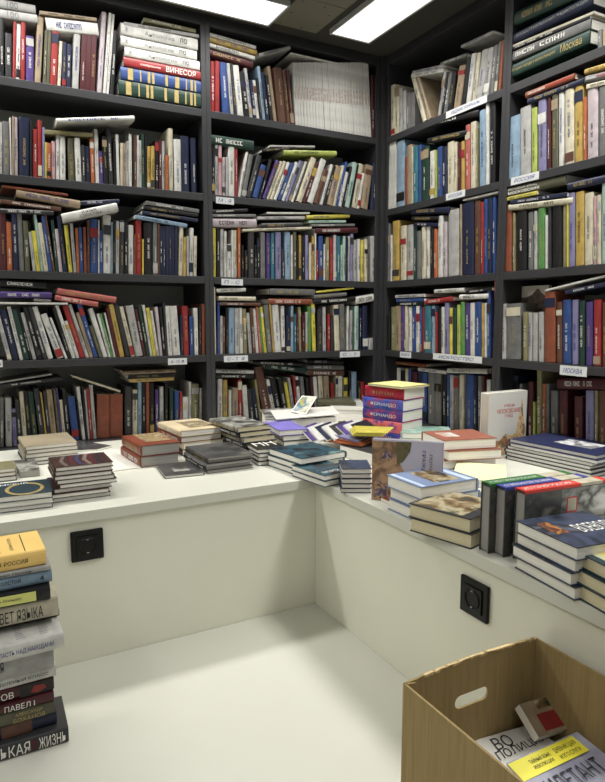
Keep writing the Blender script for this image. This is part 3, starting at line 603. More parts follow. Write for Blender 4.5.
# three upright thick volumes, spines up
UPR = [((479,549), 'e', 'green', 'К ИСТОРИИ РУССКОЙ'), ((493.4,552.6), 'b', 'blue', 'О ВЕЛИКОЙ ВОЙНЕ'), ((512.4,558), 'r', 'red', 'ИСТОРИЯ РОССИИ')]
COVB = picture('cover_grey_archive_photo', [(44,44,44),(80,80,78),(60,60,60),(120,118,112)], 16)
for (px, c, wd, tx), (lx, ly) in zip(UPR, ((479,481), (496,484.5), (517,488))):
    P = onZ(px[0], px[1], CT); d = ray(lx, ly); t = math.hypot(P.x, P.y)/math.hypot(d.x, d.y); zt = CZ+d.z*t
    H = .235; D = zt-CT; T = .03
    yaw = math.radians(-95)
    M = Matrix.Translation(P) @ Matrix.Rotation(yaw, 4, 'Z')
    b_ = Book(T, D, H, 'spineup', M, COVB, f'thick upright volume with {wd} spine facing up on the right counter', 'book', 'book', 'three thick volumes standing spine up', hero=True, paper=PG_GREY,
         texts=((tx, .04, .6, .25, .75, WHITE),))
    g = G(); g.box((-.0004, 0, D-.006), (T+.0004, H*.66, D+.0006)); g2 = G(); g2.box((-.0004, H*.66, D-.006), (T+.0004, H*.93, D+.0006))
    g3 = G(); g3.box((-.0004, H*.93, D-.006), (T+.0004, H, D+.0006))
    mt = noisy('cloth_'+wd, rgb(*{'green': (48,110,52), 'blue': (64,74,150), 'red': (206,60,48)}[wd]), .4, .08)
    b_.extra = [('spine_cloth', g, [mt]), ('spine_title_panel', g2, [cm('c')]), ('spine_cloth', g3, [mt])]
    if wd == 'red':
        g4 = G(); g4.box((T, .115, D-.06), (T+.0006, .145, D-.026)); g5 = G(); g5.box((T+.0003, .118, D-.057), (T+.0009, .142, D-.029))
        b_.extra += [('cover_plate', g4, [REDP]), ('cover_plate_panel', g5, [cm('c')])]
        g6 = G(); g6.box((T, .1, D*.0+.004), (T+.0003, H-.004, D-.008)); b_.extra += [('cover_photo', g6, [picture('grey_building_photo', [(200,200,196),(150,150,148),(70,70,70),(210,210,206)], 14)])]

# ------------------------------------------------------------------ emit books
def emit(b_, rt):
    cov = None
    for nm, g, mts in b_.parts():
        if nm == 'cover': cov = obj(nm, g.mesh(nm, mts), rt)
        else: obj(nm, g.mesh(nm, mts), rt if nm == 'page_block' else cov)
for b_ in BOOKS:
    if b_.label is None:
        lab, w, lvl, bay, base, xm, ym = USEDL[b_.lkey]
        same = [q for q in USEDL if q[0] == lab]
        if len(same) > 1:
            xs = sorted(set(q[5] for q in same)); ys = sorted(same, key=lambda q: q[6])
            me = USEDL[b_.lkey]
            if max(xs)-min(xs) > 25 and len(same) == 2: lab = f'{"left" if xm == min(xs) else "right"} {base} on the uprights, {LN[lvl]}, {bay}'
            else:
                k = ys.index(me); wds = ['highest', 'second-highest', 'third-highest', 'fourth-highest', 'fifth-highest', 'sixth-highest']
                lab = f'{wds[k]} {base} on the uprights, {LN[lvl]}, {bay}'
        b_.label = lab
LIMIT = 300
small = sorted([b_ for b_ in BOOKS if not b_.hero and b_.cat == 'book'], key=lambda q: -q.score)
heroes = sum(1 for b_ in BOOKS if b_.hero and b_.cat == 'book')
keep = set(id(b_) for b_ in small[:LIMIT-heroes])
print('BOOKS', len(BOOKS), 'heroes', heroes, 'small', len(small))
SV = []; SF = []; SM = []; smats = []
for b_ in BOOKS:
    if b_.hero or b_.cat != 'book' or id(b_) in keep:
        rt = empty(b_.name, (0, 0, 0)); rt.matrix_world = b_.M
        tag(rt, b_.label, b_.cat, b_.group)
        emit(b_, rt)
    else:
        for nm, g, mts in b_.parts():
            mt = mts[0]
            if mt not in smats: smats.append(mt)
            k = smats.index(mt); n = len(SV)
            SV += [tuple(b_.M @ Vector(v)) for v in g.V]; SF += [[n+i for i in f_] for f_ in g.F]; SM += [k]*len(g.F)
if SV:
    o = obj('books', mkmesh('books', SV, SF, smats, SM)); tag(o, 'remaining slim books filling gaps among the shelved spines in all four bays', 'books'); o['kind'] = 'stuff'

# ------------------------------------------------------------------ loose printed matter
def sheet(name, pts, th, mats, label, cat, group=None, extra=None):
    """quad slab from four 3D corner points (bottom surface), thickness along its normal"""
    p = [Vector(q) for q in pts]; nrm = (p[1]-p[0]).cross(p[3]-p[0]).normalized()
    if nrm.z < 0: nrm = -nrm
    o0 = p[0]; rt = empty(name, o0); tag(rt, label, cat, group)
    V = [tuple(q-o0) for q in p]+[tuple(q-o0+nrm*th) for q in p]
    obj('cover', mkmesh('cover', V, [(0,3,2,1),(4,5,6,7),(0,1,5,4),(1,2,6,5),(2,3,7,6),(3,0,4,7)], [mats[0], mats[1] if len(mats) > 1 else mats[0]], [0,0,1,1,1,1]), rt)
    def uv(a, b, h=.0006):
        q = (p[0]*(1-a)+p[1]*a)*(1-b)+(p[3]*(1-a)+p[2]*a)*b
        return tuple(q-o0+nrm*(th+h))
    if extra:
        for nm, g, m in extra(uv): obj(nm, g.mesh(nm, m), rt)
    return rt
def uvrect(nm, uv, a0, b0, a1, b1, mat, h=.0005, k=1):
    g = G(); g.add([uv(a0, b0, h), uv(a1, b0, h), uv(a1, b1, h), uv(a0, b1, h)], [(0,1,2,3)]); return (nm, g, [mat])
def uvtext(nm, uv, s, a0, b0, a1, b1, mat, h=.001):
    g = G(); put_text(g, s, lambda a, b: uv(a0+(a1-a0)*a, b0+(b1-b0)*b, h)); return (nm, g, [mat])
Z0 = CT
def zp(x, y, z): return tuple(onZ(x, y, Z0+(z-Z0)*KS))
PAPER = noisy('glossy_paper_white', rgb(226,224,216), .35, .04)
PICB = picture('beach_painting', [(210,190,70),(70,120,150),(220,214,190),(60,110,70)], 10)
sheet('magazine', [zp(112,472,Z0), zp(141,468,Z0), zp(118,450,Z0), zp(98,452,Z0)], .004, [PAPER, 'x' and PG_FLAT], 'open white magazine page between striped albums and red-brown volumes', 'magazine')
sheet('magazine', [zp(72,452,Z0), zp(97,451,Z0), zp(112,447,Z0+.002), zp(78,441.5,Z0+.002)], .006, [M_GREYD, PG_FLAT], 'dark glossy magazine behind the open white page on the left counter', 'magazine')
sheet('album', [zp(20,478,Z0), zp(40,476,Z0), zp(36,464,Z0), zp(14,466,Z0)], .02, [M_BW, PG_GREYF], 'dark patterned album half hidden left of the striped albums', 'album')
# flat papers at the back corner with a leaning picture card
for i, (a, b, c, d) in enumerate([((262,417),(322,411),(312,404),(256,410))]):
    for k in range(4):
        z = Z0+.10+k*.008
        if k == 0: pass
sb = [zp(266,421,Z0+.115), zp(336,417,Z0+.115), zp(322,407,Z0+.115), zp(262,411,Z0+.115)]
sheet('document_pile', [Vector(q)-Vector((0,0,.113*KS)) for q in sb], .113*KS, [M_BW, PG_FLAT], 'thick pile of pale printed albums at the back of the counter corner', 'papers')
for k in range(3):
    dx = [(-4,0),(6,1),(30,-1)][k]; z = Z0+.1165+k*.004
    sheet('magazine', [zp(270+dx[0],419+dx[1],z), zp(310+dx[0],416+dx[1],z), zp(303+dx[0],408+dx[1],z), zp(264+dx[0],410+dx[1],z)], .0036, [[M_BW, PAPER, PAPER][k], PG_FLAT],
          ['black-and-white magazine left on the pale pile in the corner', 'white magazine in the middle of the pale pile in the corner', 'white brochure under the painting card on the corner pile'][k], 'magazine', 'magazines on the pale corner pile')
c0 = onZ(291, 411.5, Z0+.13)
r1 = Vector((.85, -.5, 0)).normalized(); up = Vector((.18, .28, .42))
pA = Vector(zp(291, 412, Z0+.13)); pB = Vector(zp(306, 415, Z0+.13)); 
dd_ = ray(317, 397); tt = math.hypot(pB.x, pB.y)*1.045/math.hypot(dd_.x, dd_.y); pC = CP+dd_*tt
dd_ = ray(302, 396); tt = math.hypot(pA.x, pA.y)*1.045/math.hypot(dd_.x, dd_.y); pD = CP+dd_*tt
sheet('postcard', [pA, pB, pC, pD], .002, [PAPER, PAPER], 'leaning white-bordered card with a yellow and blue beach painting', 'card', None,
      lambda uv: [uvrect('card_painting', uv, .08, .08, .92, .92, PICB)])
# white paper-edge pile near px 325-372, y 402-418
q = onZ(330, 425, Z0)
for k in range(5):
    x0 = [(330,421),(328,417),(329,413),(331,409.5),(318,405)][k]; z = Z0+.02+k*.022
    w_ = [44, 44, 40, 36, 38][k]
    sheet('book', [zp(x0[0],x0[1],z), zp(x0[0]+w_,x0[1]+1,z), zp(x0[0]+w_-8,x0[1]-8,z), zp(x0[0]-4,x0[1]-8,z)], .017, [cm(['w','l','c','w','O'][k]), PG_FLAT if k < 4 else cm('O')],
          ['bottom pale', 'second-lowest light-grey', 'middle cream', 'white second-from-top', 'topmost thin olive-brown'][k]+' book of the pile left of the bright-spined novels', 'book', 'pale books piled left of the bright-spined novels')
# fan of slanted magazines
fan = ['k','w','n','w','k','q','w','k']
for k in range(8):
    z = Z0+.085; x = 312+k*7.5
    a = zp(x, 443-k*.6, z-.02); b2 = zp(x+16, 436-k*.5, z-.02); 
    a = Vector(a); b2 = Vector(b2); back = Vector((.016, .127, .028))
    sheet('magazine', [a, b2, b2+back, a+back], .006, [cm(['q','w','n','w','g','q','w','k'][k]), PAPER], ['violet-covered','white-covered','navy-covered','second white','charcoal','second violet','third white','black-covered'][k]+' magazine in the slanting fan behind the corner books', 'magazine', 'fanned magazines behind the corner books')
P0 = onZ(345, 460, Z0)
for k in range(3):
    z = Z0+.055+k*.009
    pts = [zp(320+k*3,441-k*3.2,z), zp(361-k*2,447-k*2.2,z), zp(378-k*3,440-k*2.2,z), zp(338+k*1,434-k*2.5,z)]
    sheet('magazine', [pts[0], pts[1], pts[2], pts[3]], .0065, [cm(['o','R','v'][k]), cm(['o','o','v'][k])], ['lowest orange-red','middle rust-orange','lavender-blue'][k]+' thin magazine left of the standing art book', 'magazine', 'thin coloured magazines left of the standing art book')
pts = [zp(352,436,Z0+.1), zp(383,436.5,Z0+.1), zp(390,430.5,Z0+.1), zp(350,429,Z0+.1)]
for k in range(3):
    sheet('magazine', [Vector(q)+Vector((k*.006, -.004*k, k*.005)) for q in pts], .0036, [cm('y'), cm('y')], ['lowest','middle','topmost'][k]+' bright-yellow brochure behind the standing art book', 'brochure', 'yellow brochures behind the standing art book')
sheet('book', [zp(340,456,Z0), zp(374,466,Z0), zp(392,452,Z0), zp(352,440,Z0)], .04, [cm('g'), PG_FLAT], 'charcoal book under the coloured thin magazines near the art book', 'book')
# orange/white thin books below the standing art book
for k in range(2):
    z = Z0+k*.0105
    sheet('book', [zp(375-k,497.5-k*5,z), zp(395,507.5-k*5,z), zp(412,494-k*4,z), zp(386,484-k*4,z)], .0078, [cm('o'), [PG_FLAT, cm('o')][k]], ['lower', 'upper'][k]+' orange thin book at the foot of the standing art book', 'book', 'orange thin books at the foot of the art book')
# standing art book and the white guide (face-out books)
def faceout(x0, yb0, x1, yb1, yt0, T, base, mat, label, extra, pm=PG_UP, spine_mat=None, name='book', lean=0):
    P0 = onZ(x0, yb0, base); P1 = onZ(x1, yb1, base); v = P1-P0; W = v.length; yaw = math.atan2(v.y, v.x)
    d = ray(x0, yt0); t = math.hypot(P0.x, P0.y)/math.hypot(d.x, d.y); H = CZ+d.z*t-base
    print('FACEOUT', label[:20], 'W %.3f H %.3f yaw %.1f' % (W, H, math.degrees(yaw)), P0)
    rt = empty(name, P0, (lean, 0, yaw)); tag(rt, label, 'book')
    g = G(); g.box((0, 0, 0), (W, .0025, H)); g.box((0, T-.0025, 0), (W, T, H)); g.box((W-.0025, 0, 0), (W, T, H)) if spine_mat is None else g.box((0, 0, 0), (.0025, T, H))
    g.build('cover', [mat], rt)
    g = G(); g.box((.004, .0026, .004), (W-.004, T-.0026, H-.004)); g.build('page_block', [pm], rt)
    for nm, gg, m in extra(W, H): obj(nm, gg.mesh(nm, m), rt)
    return rt
def fr(nm, x0, z0, x1, z1, mat, y=-.0005):
    g = G(); g.add([(x0, y, z0), (x1, y, z0), (x1, y, z1), (x0, y, z1)], [(0,1,2,3)]); return (nm, g, [mat])
def ftext(nm, s, x0, z0, x1, z1, mat, vert=False, y=-.001):
    g = G()
    if vert: put_text(g, s, lambda a, b: (x0+(x1-x0)*b, y, z1-(z1-z0)*a))
    else: put_text(g, s, lambda a, b: (x0+(x1-x0)*a, y, z0+(z1-z0)*b))
    return (nm, g, [mat])
SKYC = noisy('painted_sky_lilac', rgb(196,192,206), .35, .05, 5); ROCK = picture('painted_rock', [(150,112,84),(186,150,116),(110,84,66),(170,130,100)], 16)
TREE = picture('painted_tree', [(70,66,44),(110,100,66),(60,54,40)], 30); FIG = picture('painted_crowd', [(110,60,50),(70,80,120),(190,150,110),(60,50,50)], 60)
def art(W, H):
    g = G(); g.add([(W*a, -.0008, H*b) for a, b in ((.0,.0),(.0,.97),(.34,.97),(.36,.7),(.46,.5),(.5,.2),(.5,0))], [(0,1,2,3,4,5,6)])
    t = G(); t.add([(W*a, -.0010, H*b) for a, b in ((.34,.97),(.56,.98),(.54,.82),(.45,.66),(.36,.6))], [(0,1,2,3,4)])
    c = G(); c.add([(W*a, -.0013, H*b) for a, b in ((.04,.04),(.04,.3),(.10,.34),(.16,.28),(.22,.32),(.22,.04))], [(0,1,2,3,4,5)])
    c2 = G(); c2.add([(W*a, -.0013, H*b) for a, b in ((.15,.66),(.15,.78),(.26,.82),(.3,.7),(.24,.64))], [(0,1,2,3,4)])
    return [('painted_rock', g, [ROCK]), ('painted_tree', t, [TREE]), ('painted_crowd', c, [FIG]), ('painted_riders', c2, [FIG]),
            fr('painted_river', W*.5, H*.02, W*.8, H*.3, noisy('painted_water', rgb(150,140,140), .4, .15, 9)),
            ftext('cover_title', 'ГРАЖДАНЕ', W*.70, H*.3, W*.76, H*.85, NAVYP, True), ftext('cover_title', 'ПОЭЗИЯ', W*.81, H*.4, W*.85, H*.8, NAVYP, True)]
faceout(371.5, 499.5, 442, 506, 438.5, .016, CT, SKYC, 'standing hardcover with a lilac sky, rock and tree painting facing out', art)
u_, z_ = uz('B', 514, 287, .105); um_, _ = uz('B', 549, 287, .105)
rt = empty('book', (0,0,0)); rt.matrix_world = world('B', u_, .105, LEV[3]+.001); tag(rt, 'white book facing out behind the grey volumes, fourth shelf, rightmost bay', 'book')
g = G(); g.box((0,0,0), (um_-u_, .0025, z_-LEV[3])); g.box((0,.0135,0), (um_-u_, .016, z_-LEV[3])); g.box((0,.0025,0), (.0025,.0135,z_-LEV[3])); g.build('cover', [noisy('cover_pale_sky', rgb(206,200,190), .4, .05, 5)], rt)
g = G(); g.box((.003,.0026,.003), (um_-u_-.003,.0134,z_-LEV[3]-.003)); g.build('page_block', [PG_UP], rt)
hb = z_-LEV[3]; wb = um_-u_
g = G(); g.add([(wb*a, -.0006, hb*b) for a, b in ((.02,.5),(.02,.86),(.2,.84),(.4,.85),(.55,.88),(.66,.95),(.72,.96),(.8,.9),(.98,.84),(.98,.5))], [tuple(range(10))]); g.build('mountain_picture', [picture('mountain_dark', [(70,56,50),(110,92,84),(60,50,46)], 30)], rt)
BUILD = picture('city_domes', [(206,140,70),(120,100,90),(230,200,150),(150,90,50)], 28)
def guide(W, H):
    g = G(); g.add([(W*a, -.0008, H*b) for a, b in ((.0,.02),(.0,.22),(.14,.26),(.3,.24),(.45,.34),(.6,.3),(.72,.34),(.8,.62),(.86,.88),(.9,.62),(.97,.4),(.97,.02))], [tuple(range(12))])
    return [('city_picture', g, [BUILD]), ftext('cover_title', 'УЛИЦЫ', W*.38, H*.76, W*.66, H*.81, REDP), ftext('cover_title', 'МОСКОВСКИЕ', W*.22, H*.67, W*.82, H*.74, REDP), ftext('cover_title', 'ГИД', W*.42, H*.59, W*.62, H*.65, REDP)]
gb = faceout(487, 458, 525, 452, 393.5, .04, CT, noisy('cover_off_white', rgb(214,212,206), .4, .03), 'white guidebook with red title and orange city domes standing at the back', guide)
# its spine turned towards the camera's left


# ------------------------------------------------------------------ left pile on the floor
YL = 1.72*KS
def onY(x, y, Y): d = ray(x, y); t = Y/d.y; return CP+d*t
PK = KS
pile = [ # xr ybottom ytop frontY colour label texts hard
 (68.6,745,723,1.715,'g','thick dark-grey book with huge white letters, lowest of the floor pile',[('ГОРЬКАЯ',.08,.60,.12,.86,WHITE),('ЖИЗНЬ',.69,.97,.12,.86,WHITE)]),
 (57.5,727,713,1.725,'n','dark picture-spined book second from the bottom of the floor pile',[]),
 (55,713.5,700.5,1.728,'O','olive-brown book with a gold author name in the floor pile',[('АЛЕКСАНДР',.62,.88,.55,.85,GOLD),('БОХАНОВ',.6,.9,.12,.45,GOLD)]),
 (54,701,691,1.728,'m','slim maroon book with PAVEL I lettering in the floor pile',[('ПАВЕЛ I',.5,.8,.18,.82,WHITE)]),
 (54.5,692,676,1.728,'m','dark maroon book with a red emblem in the floor pile',[('ПЕРОВ',.3,.6,.2,.7,WHITE)]),
 (57,679.5,667,1.722,'w','white book with grey NEUDOBNY KLASS lettering in the floor pile',[('НЕУДОБНЫЙ КЛАСС',.35,.92,.3,.65,INK)]),
 (54,668,652.5,1.72,'l','beige-grey book directly under the big white one in the floor pile',[('ИСТОРИЯ',.2,.5,.3,.7,INK)]),
 (65,651.5,636,1.655,'w','large white book jutting forward with printed text columns, floor pile',[('ВЛАСТЬ НАД НАРОДАМИ',.35,.9,.3,.65,NAVYP)]),
 (60,618,608,1.80,'k','black slim book lying just above the jutting white one, floor pile',[]),
 (58.5,611.5,599.5,1.735,'c','cream book with black RASSVET YAZYKA lettering, floor pile',[('РАССВЕТ ЯЗЫКА',.2,.84,.15,.75,INK)]),
 (50,598.5,582,1.735,'k','black-framed book with a lime spine panel, floor pile',[]),
 (53,584.5,571,1.735,'s','pale-blue book with author lettering, third from top, floor pile',[('Лев Толстой',.35,.7,.45,.85,INK),('4',.88,.92,.3,.7,INK)]),
 (51.5,572,564,1.735,'l','slim light-grey book under the yellow one, floor pile',[('Павел Нилин',.4,.8,.25,.75,INK)]),
 (47,568.5,552,1.735,'u','thick yellow book crowning the floor pile',[('ДРУГАЯ РОССИЯ',.35,.82,.3,.62,INK)])]
M_YEL = noisy('cover_warm_yellow', rgb(226,190,112), .45, .05, 10)
z = 0.0005; zprev = None
zz = []
for i, (xr, yb, yt, Y, c, lab, tx) in enumerate(pile):
    Y *= KS
    zz.append(onY(xr, yb, Y).z)
tops_ = zz[1:]+[onY(47, 551, 1.735*KS).z]
zb = .0005
for i, (xr, yb, yt, Y, c, lab, tx) in enumerate(pile):
    if i == 8: Y = 1.76
    Y *= KS
    p = onY(xr, (yb+yt)/2, Y)
    T = max(.012, tops_[i]-zb-.0008) if i != 7 else .034
    if i == 8: T = .016
    H = .196+(i % 3)*.006; D = .13+(i % 4)*.006
    if i == 7: D = .16; H = .2
    print('PILE', i, 'z %.3f T %.3f x %.3f' % (zb, T, p.x))
    yaw = math.radians([-1, 1, 0, -.5, .5, 1.5, 0, 2, 1, 0, -2, 2, 1, 2][i])
    M = Matrix.Translation((p.x-H, Y+(.008 if yaw > 0 else 0), zb)) @ Matrix.Rotation(yaw, 4, 'Z')
    rt = empty('book', (0,0,0)); rt.matrix_world = M; tag(rt, lab, 'book', 'books piled on the floor at left')
    b_ = Book(T, D, H, 'front', M, M_YEL if i == 13 else (M_BW if 0 else c), lab, hero=True, texts=tx, paper=PG_FLAT)
    BOOKS.pop()
    ex = []
    if i == 13:
        ex = [top_text('cover_title', 'ДРУГАЯ РОССИЯ', H*.5, D*.15, H*.58, D*.85, T+.0005, INK, 90), top_text('cover_title', 'СБОРНИК СТАТЕЙ', H*.66, D*.2, H*.7, D*.8, T+.0005, INK, 90),
              rec_top('cover_rule', H*.80, D*.08, H*.81, D*.92, T, INK), rec_top('cover_picture', H*.24, D*.25, H*.36, D*.75, T, cm('b'))]
    if i == 7:
        g = G(); rr = random.Random(2)
        for cx in (.30, .55, .70, .78):
            for k in range(16):
                y0 = D*(.12+.048*k); ln = H*.10*rr.uniform(.6, 1)
                if cx == .70: continue
                g.add([(H*cx, y0, T+.0005), (H*cx+ln, y0, T+.0005), (H*cx+ln, y0+.0028, T+.0005), (H*cx, y0+.0028, T+.0005)], [(0,1,2,3)])
        ex = [('cover_text_lines', g, [noisy('print_mid_grey', rgb(140,140,140))])]
    if i == 10:
        g = G(); g.box((H*.2, -.0012, T*.16), (H*.86, .001, T*.84)); ex = [('spine_panel', g, [noisy('panel_lime', rgb(206,208,120), .5, .04)])]
        g = G(); put_text(g, 'Фазиль Искандер', lambda a, b: (H*(.4+.32*a), -.0016, T*(.4+.25*b))); ex.append(('spine_title', g, [INK]))
    if i == 1:
        g = G(); g.box((H*.12, -.0008, T*.05), (H*.4, .001, T*.95)); g2 = G(); g2.box((H*.45, -.0008, T*.05), (H*.75, .001, T*.95))
        ex = [('spine_portrait', g, [picture('portrait_tones', [(60,30,28),(196,160,130),(120,60,50)], 24)]), ('spine_panel', g2, [cm('B')])]
    if i == 4:
        g = G(); g.box((H*.66, -.0008, T*.05), (H*.99, .001, T*.95)); g2 = G(); g2.prism([(H*.76, T*.3), (H*.84, T*.15), (H*.92, T*.4), (H*.9, T*.7), (H*.8, T*.75)], -.0016, .0, 0, lambda x, y, zz_: (x, zz_, y))
        ex = [('spine_panel', g, [cm('k')]), ('spine_emblem', g2, [cm('r')])]
    if i == 0:
        g = G(); g.box((H*.61, -.0008, T*.2), (H*.675, .001, T*.8)); ex = [('spine_panel', g, [cm('m')])]
    b_.extra = ex
    emit(b_, rt)
    zb += T+.0008

# ------------------------------------------------------------------ bookcases
SH = .03; DEP = .31
FL = -.45
def case(w, u0, u1, label, top=CZ+1.2):
    loc = (u0, YA, 0) if w == 'A' else (XB, -u0, 0)
    rt = empty('bookcase', loc, (0, 0, 0 if w == 'A' else -PI/2)); tag(rt, label, 'bookcase', 'charcoal bookcases along the two walls')
    W = u1-u0
    for x in (0, W-.02):
        g = G(); g.box((x, 0, FL), (x+.02, DEP, TOPZ-.001)); g.build('side_panel', [BOARD], rt, .0012)
    for z in LEV:
        g = G(); g.box((.0203, .0, z-SH), (W-.0203, DEP-.002, z)); g.build('shelf', [BOARD], rt, .0012)
    g = G(); g.box((.0203, 0, top), (W-.0203, DEP, TOPZ-.001)); g.build('top_board', [BOARD], rt, .0012)
    return rt
case('A', -.10, .945, 'left charcoal bookcase of the left wall, crammed with upright books')
case('A', .9455, 1.836, 'middle charcoal bookcase, left wall side of the corner, with long row of white journals')
case('B', -2.5805, -1.8085, 'charcoal bookcase right of the corner on the right wall, with leaning magazines on top')
case('B', -1.808, -.90, 'rightmost charcoal bookcase with thick green and grey books lying on its top shelf')
# corner filler
g = G(); g.box((1.8365, 2.5808, FL), (1.8565, 2.6018, TOPZ-.001))
o = g.build('corner_post', [BOARD]); tag(o, 'narrow charcoal corner post where the two rows of bookcases meet', 'post')

# shelf labels
def slabel(w, x0, y0, x1, y1, ytop_l, ytop_r, txt, label, hh=.028):
    u0, z0 = uz(w, x0, ytop_l, -.002); u1, z1 = uz(w, x1, ytop_r, -.002)
    W = math.hypot(u1-u0, z1-z0); tilt = math.atan2(z1-z0, u1-u0)
    if abs(tilt) < .04: tilt = 0
    hpx = hh
    M = world(w, u0, -.0016, z0-hpx, -tilt)
    rt = empty('shelf_label', (0,0,0)); rt.matrix_world = M; tag(rt, label, 'label', 'handwritten shelf labels')
    g = G(); g.box((0, 0, 0), (W, .0008, hpx)); g.build('label_paper', [STICK], rt)
    if txt:
        g = G(); put_text(g, txt, lambda a, b: (W*(.14+.7*a), -.0005, hpx*(.25+.5*b)), 0, .05); g.build('handwriting', [BLUEPEN], rt)
slabel('A', 168, 0, 187, 0, 358.5, 358, 'А - М. Ф', 'white handwritten label on the fourth shelf edge, left bay')
slabel('A', 216, 0, 234, 0, 196.5, 198.5, 'М - Я', 'white handwritten label under the second shelf row, left end of middle bay')
slabel('A', 221.5, 0, 243, 0, 278.6, 279, 'П - С', 'white handwritten label on the third shelf edge, left end of middle bay')
slabel('A', 224, 0, 248, 0, 356, 355, 'С - Т  Я', 'white handwritten label left on the fourth shelf edge, middle bay')
slabel('A', 340, 0, 360, 0, 351.8, 351, 'С - Т', 'white handwritten label right on the fourth shelf edge, middle bay')
slabel('A', -6, 0, 2.5, 0, 360, 360, 'А', 'white label cut by the left frame edge on the fourth shelf')
slabel('B', 446, 0, 487, 0, 112, 97, 'РЕДКИЕ ЖУРНАЛЫ', 'long tilted white label on the top shelf edge of the third bay')
slabel('B', 446, 0, 465, 0, 194, 190, 'РОССИЯ', 'white handwritten label on the second shelf edge, third bay')
slabel('B', 400, 0, 411, 0, 351.5, 352, 'РИМ', 'short white label at the left of the fourth shelf edge, third bay')
slabel('B', 433, 0, 482, 0, 353, 355.5, 'ИСКУССТВО', 'long white handwritten label on the fourth shelf edge, third bay')
slabel('B', 511, 0, 539, 0, 178, 171, 'РОССИЯ', 'white handwritten label on the second shelf edge, rightmost bay')
slabel('B', 560, 0, 587, 0, 365, 366, 'МОСКВА', 'torn white label reading MOSCOW in Cyrillic on the fourth shelf, rightmost bay', .034)

# ------------------------------------------------------------------ counters
PXY, PYX = 1.687, .959      # inner faces of the counter panels
rt = empty('display_counter', (0.3, PXY, 0)); tag(rt, 'left white display counter running under the left and middle bays', 'counter')
g = G(); g.box((-1.3, -.010, .392), (1.556, 2.6015-PXY, .422)); g.build('countertop', [COUNTM], rt, .0015)
g = G(); g.box((-1.3, 0, FL), (PYX-.3, .018, .3918)); g.build('front_panel', [PANELM], rt)
rt = empty('display_counter', (PYX, .8, 0)); tag(rt, 'right white display counter running under the right-wall bays', 'counter')
g = G(); g.box((-.010, -1.2, .392), (1.8565-PYX, PXY-.0105-.8, .422)); g.build('countertop', [COUNTM], rt, .0015)
g = G(); g.box((.0005, -1.2, FL), (.0185, PXY+.0-.8+.018, .3918)); g.build('front_panel', [PANELM], rt)

def socket(loc, rz, label):
    rt = empty('power_socket', loc, (0, 0, rz)); tag(rt, label, 'power socket', 'black power sockets in the counter panels')
    s = .042
    g = G(); g.box((-s, -.009, -s), (s, -.0002, s)); g.build('frame', [BLKPL], rt, .003)
    g = G(); g.box((-.0275, -.0125, -.0275), (.0275, -.0092, .0275)); g.build('face_plate', [BLKPL], rt, .001)
    n = 32; R0, R1 = .0205, .0185; g = G(); V = []
    for r, y in ((R0+.003, -.0126), (R0+.001, -.0150), (R0-.0005, -.0150), (R1, -.0105), (.0, -.0105)):
        V += [(r*math.cos(2*PI*i/n), y, r*math.sin(2*PI*i/n)) for i in range(n)]
    Fs = [(k*n+i, k*n+(i+1) % n, (k+1)*n+(i+1) % n, (k+1)*n+i) for k in range(4) for i in range(n)]
    g.add(V, Fs); o = g.build('socket_well', [BLKPL], rt)
    for x in (-.0095, .0095):
        g = G(); g.add([(x+.0028*math.cos(2*PI*i/12), -.0108, .0028*math.sin(2*PI*i/12)) for i in range(12)]+[(x, -.0108, 0)], [(i, (i+1) % 12, 12) for i in range(12)])
        g.build('pin_hole', [noisy('hole_black', rgb(4,4,4), .9, .01)], rt)
    for zc in (-.0185, .0185):
        g = G(); g.box((-.003, -.0145, zc-.0015), (.003, -.0107, zc+.0015)); g.build('earth_clip', [METAL], rt)
sa = onY(87, 544.5, PXY); sb_ = onB(476, 598, PYX-XB)
socket((sa.x, PXY, sa.z), 0, 'black power socket in the left counter panel, beside the floor pile')
socket((PYX+.0003, sb_.y, sb_.z), -PI/2, 'black power socket in the right counter panel, above the cardboard box')

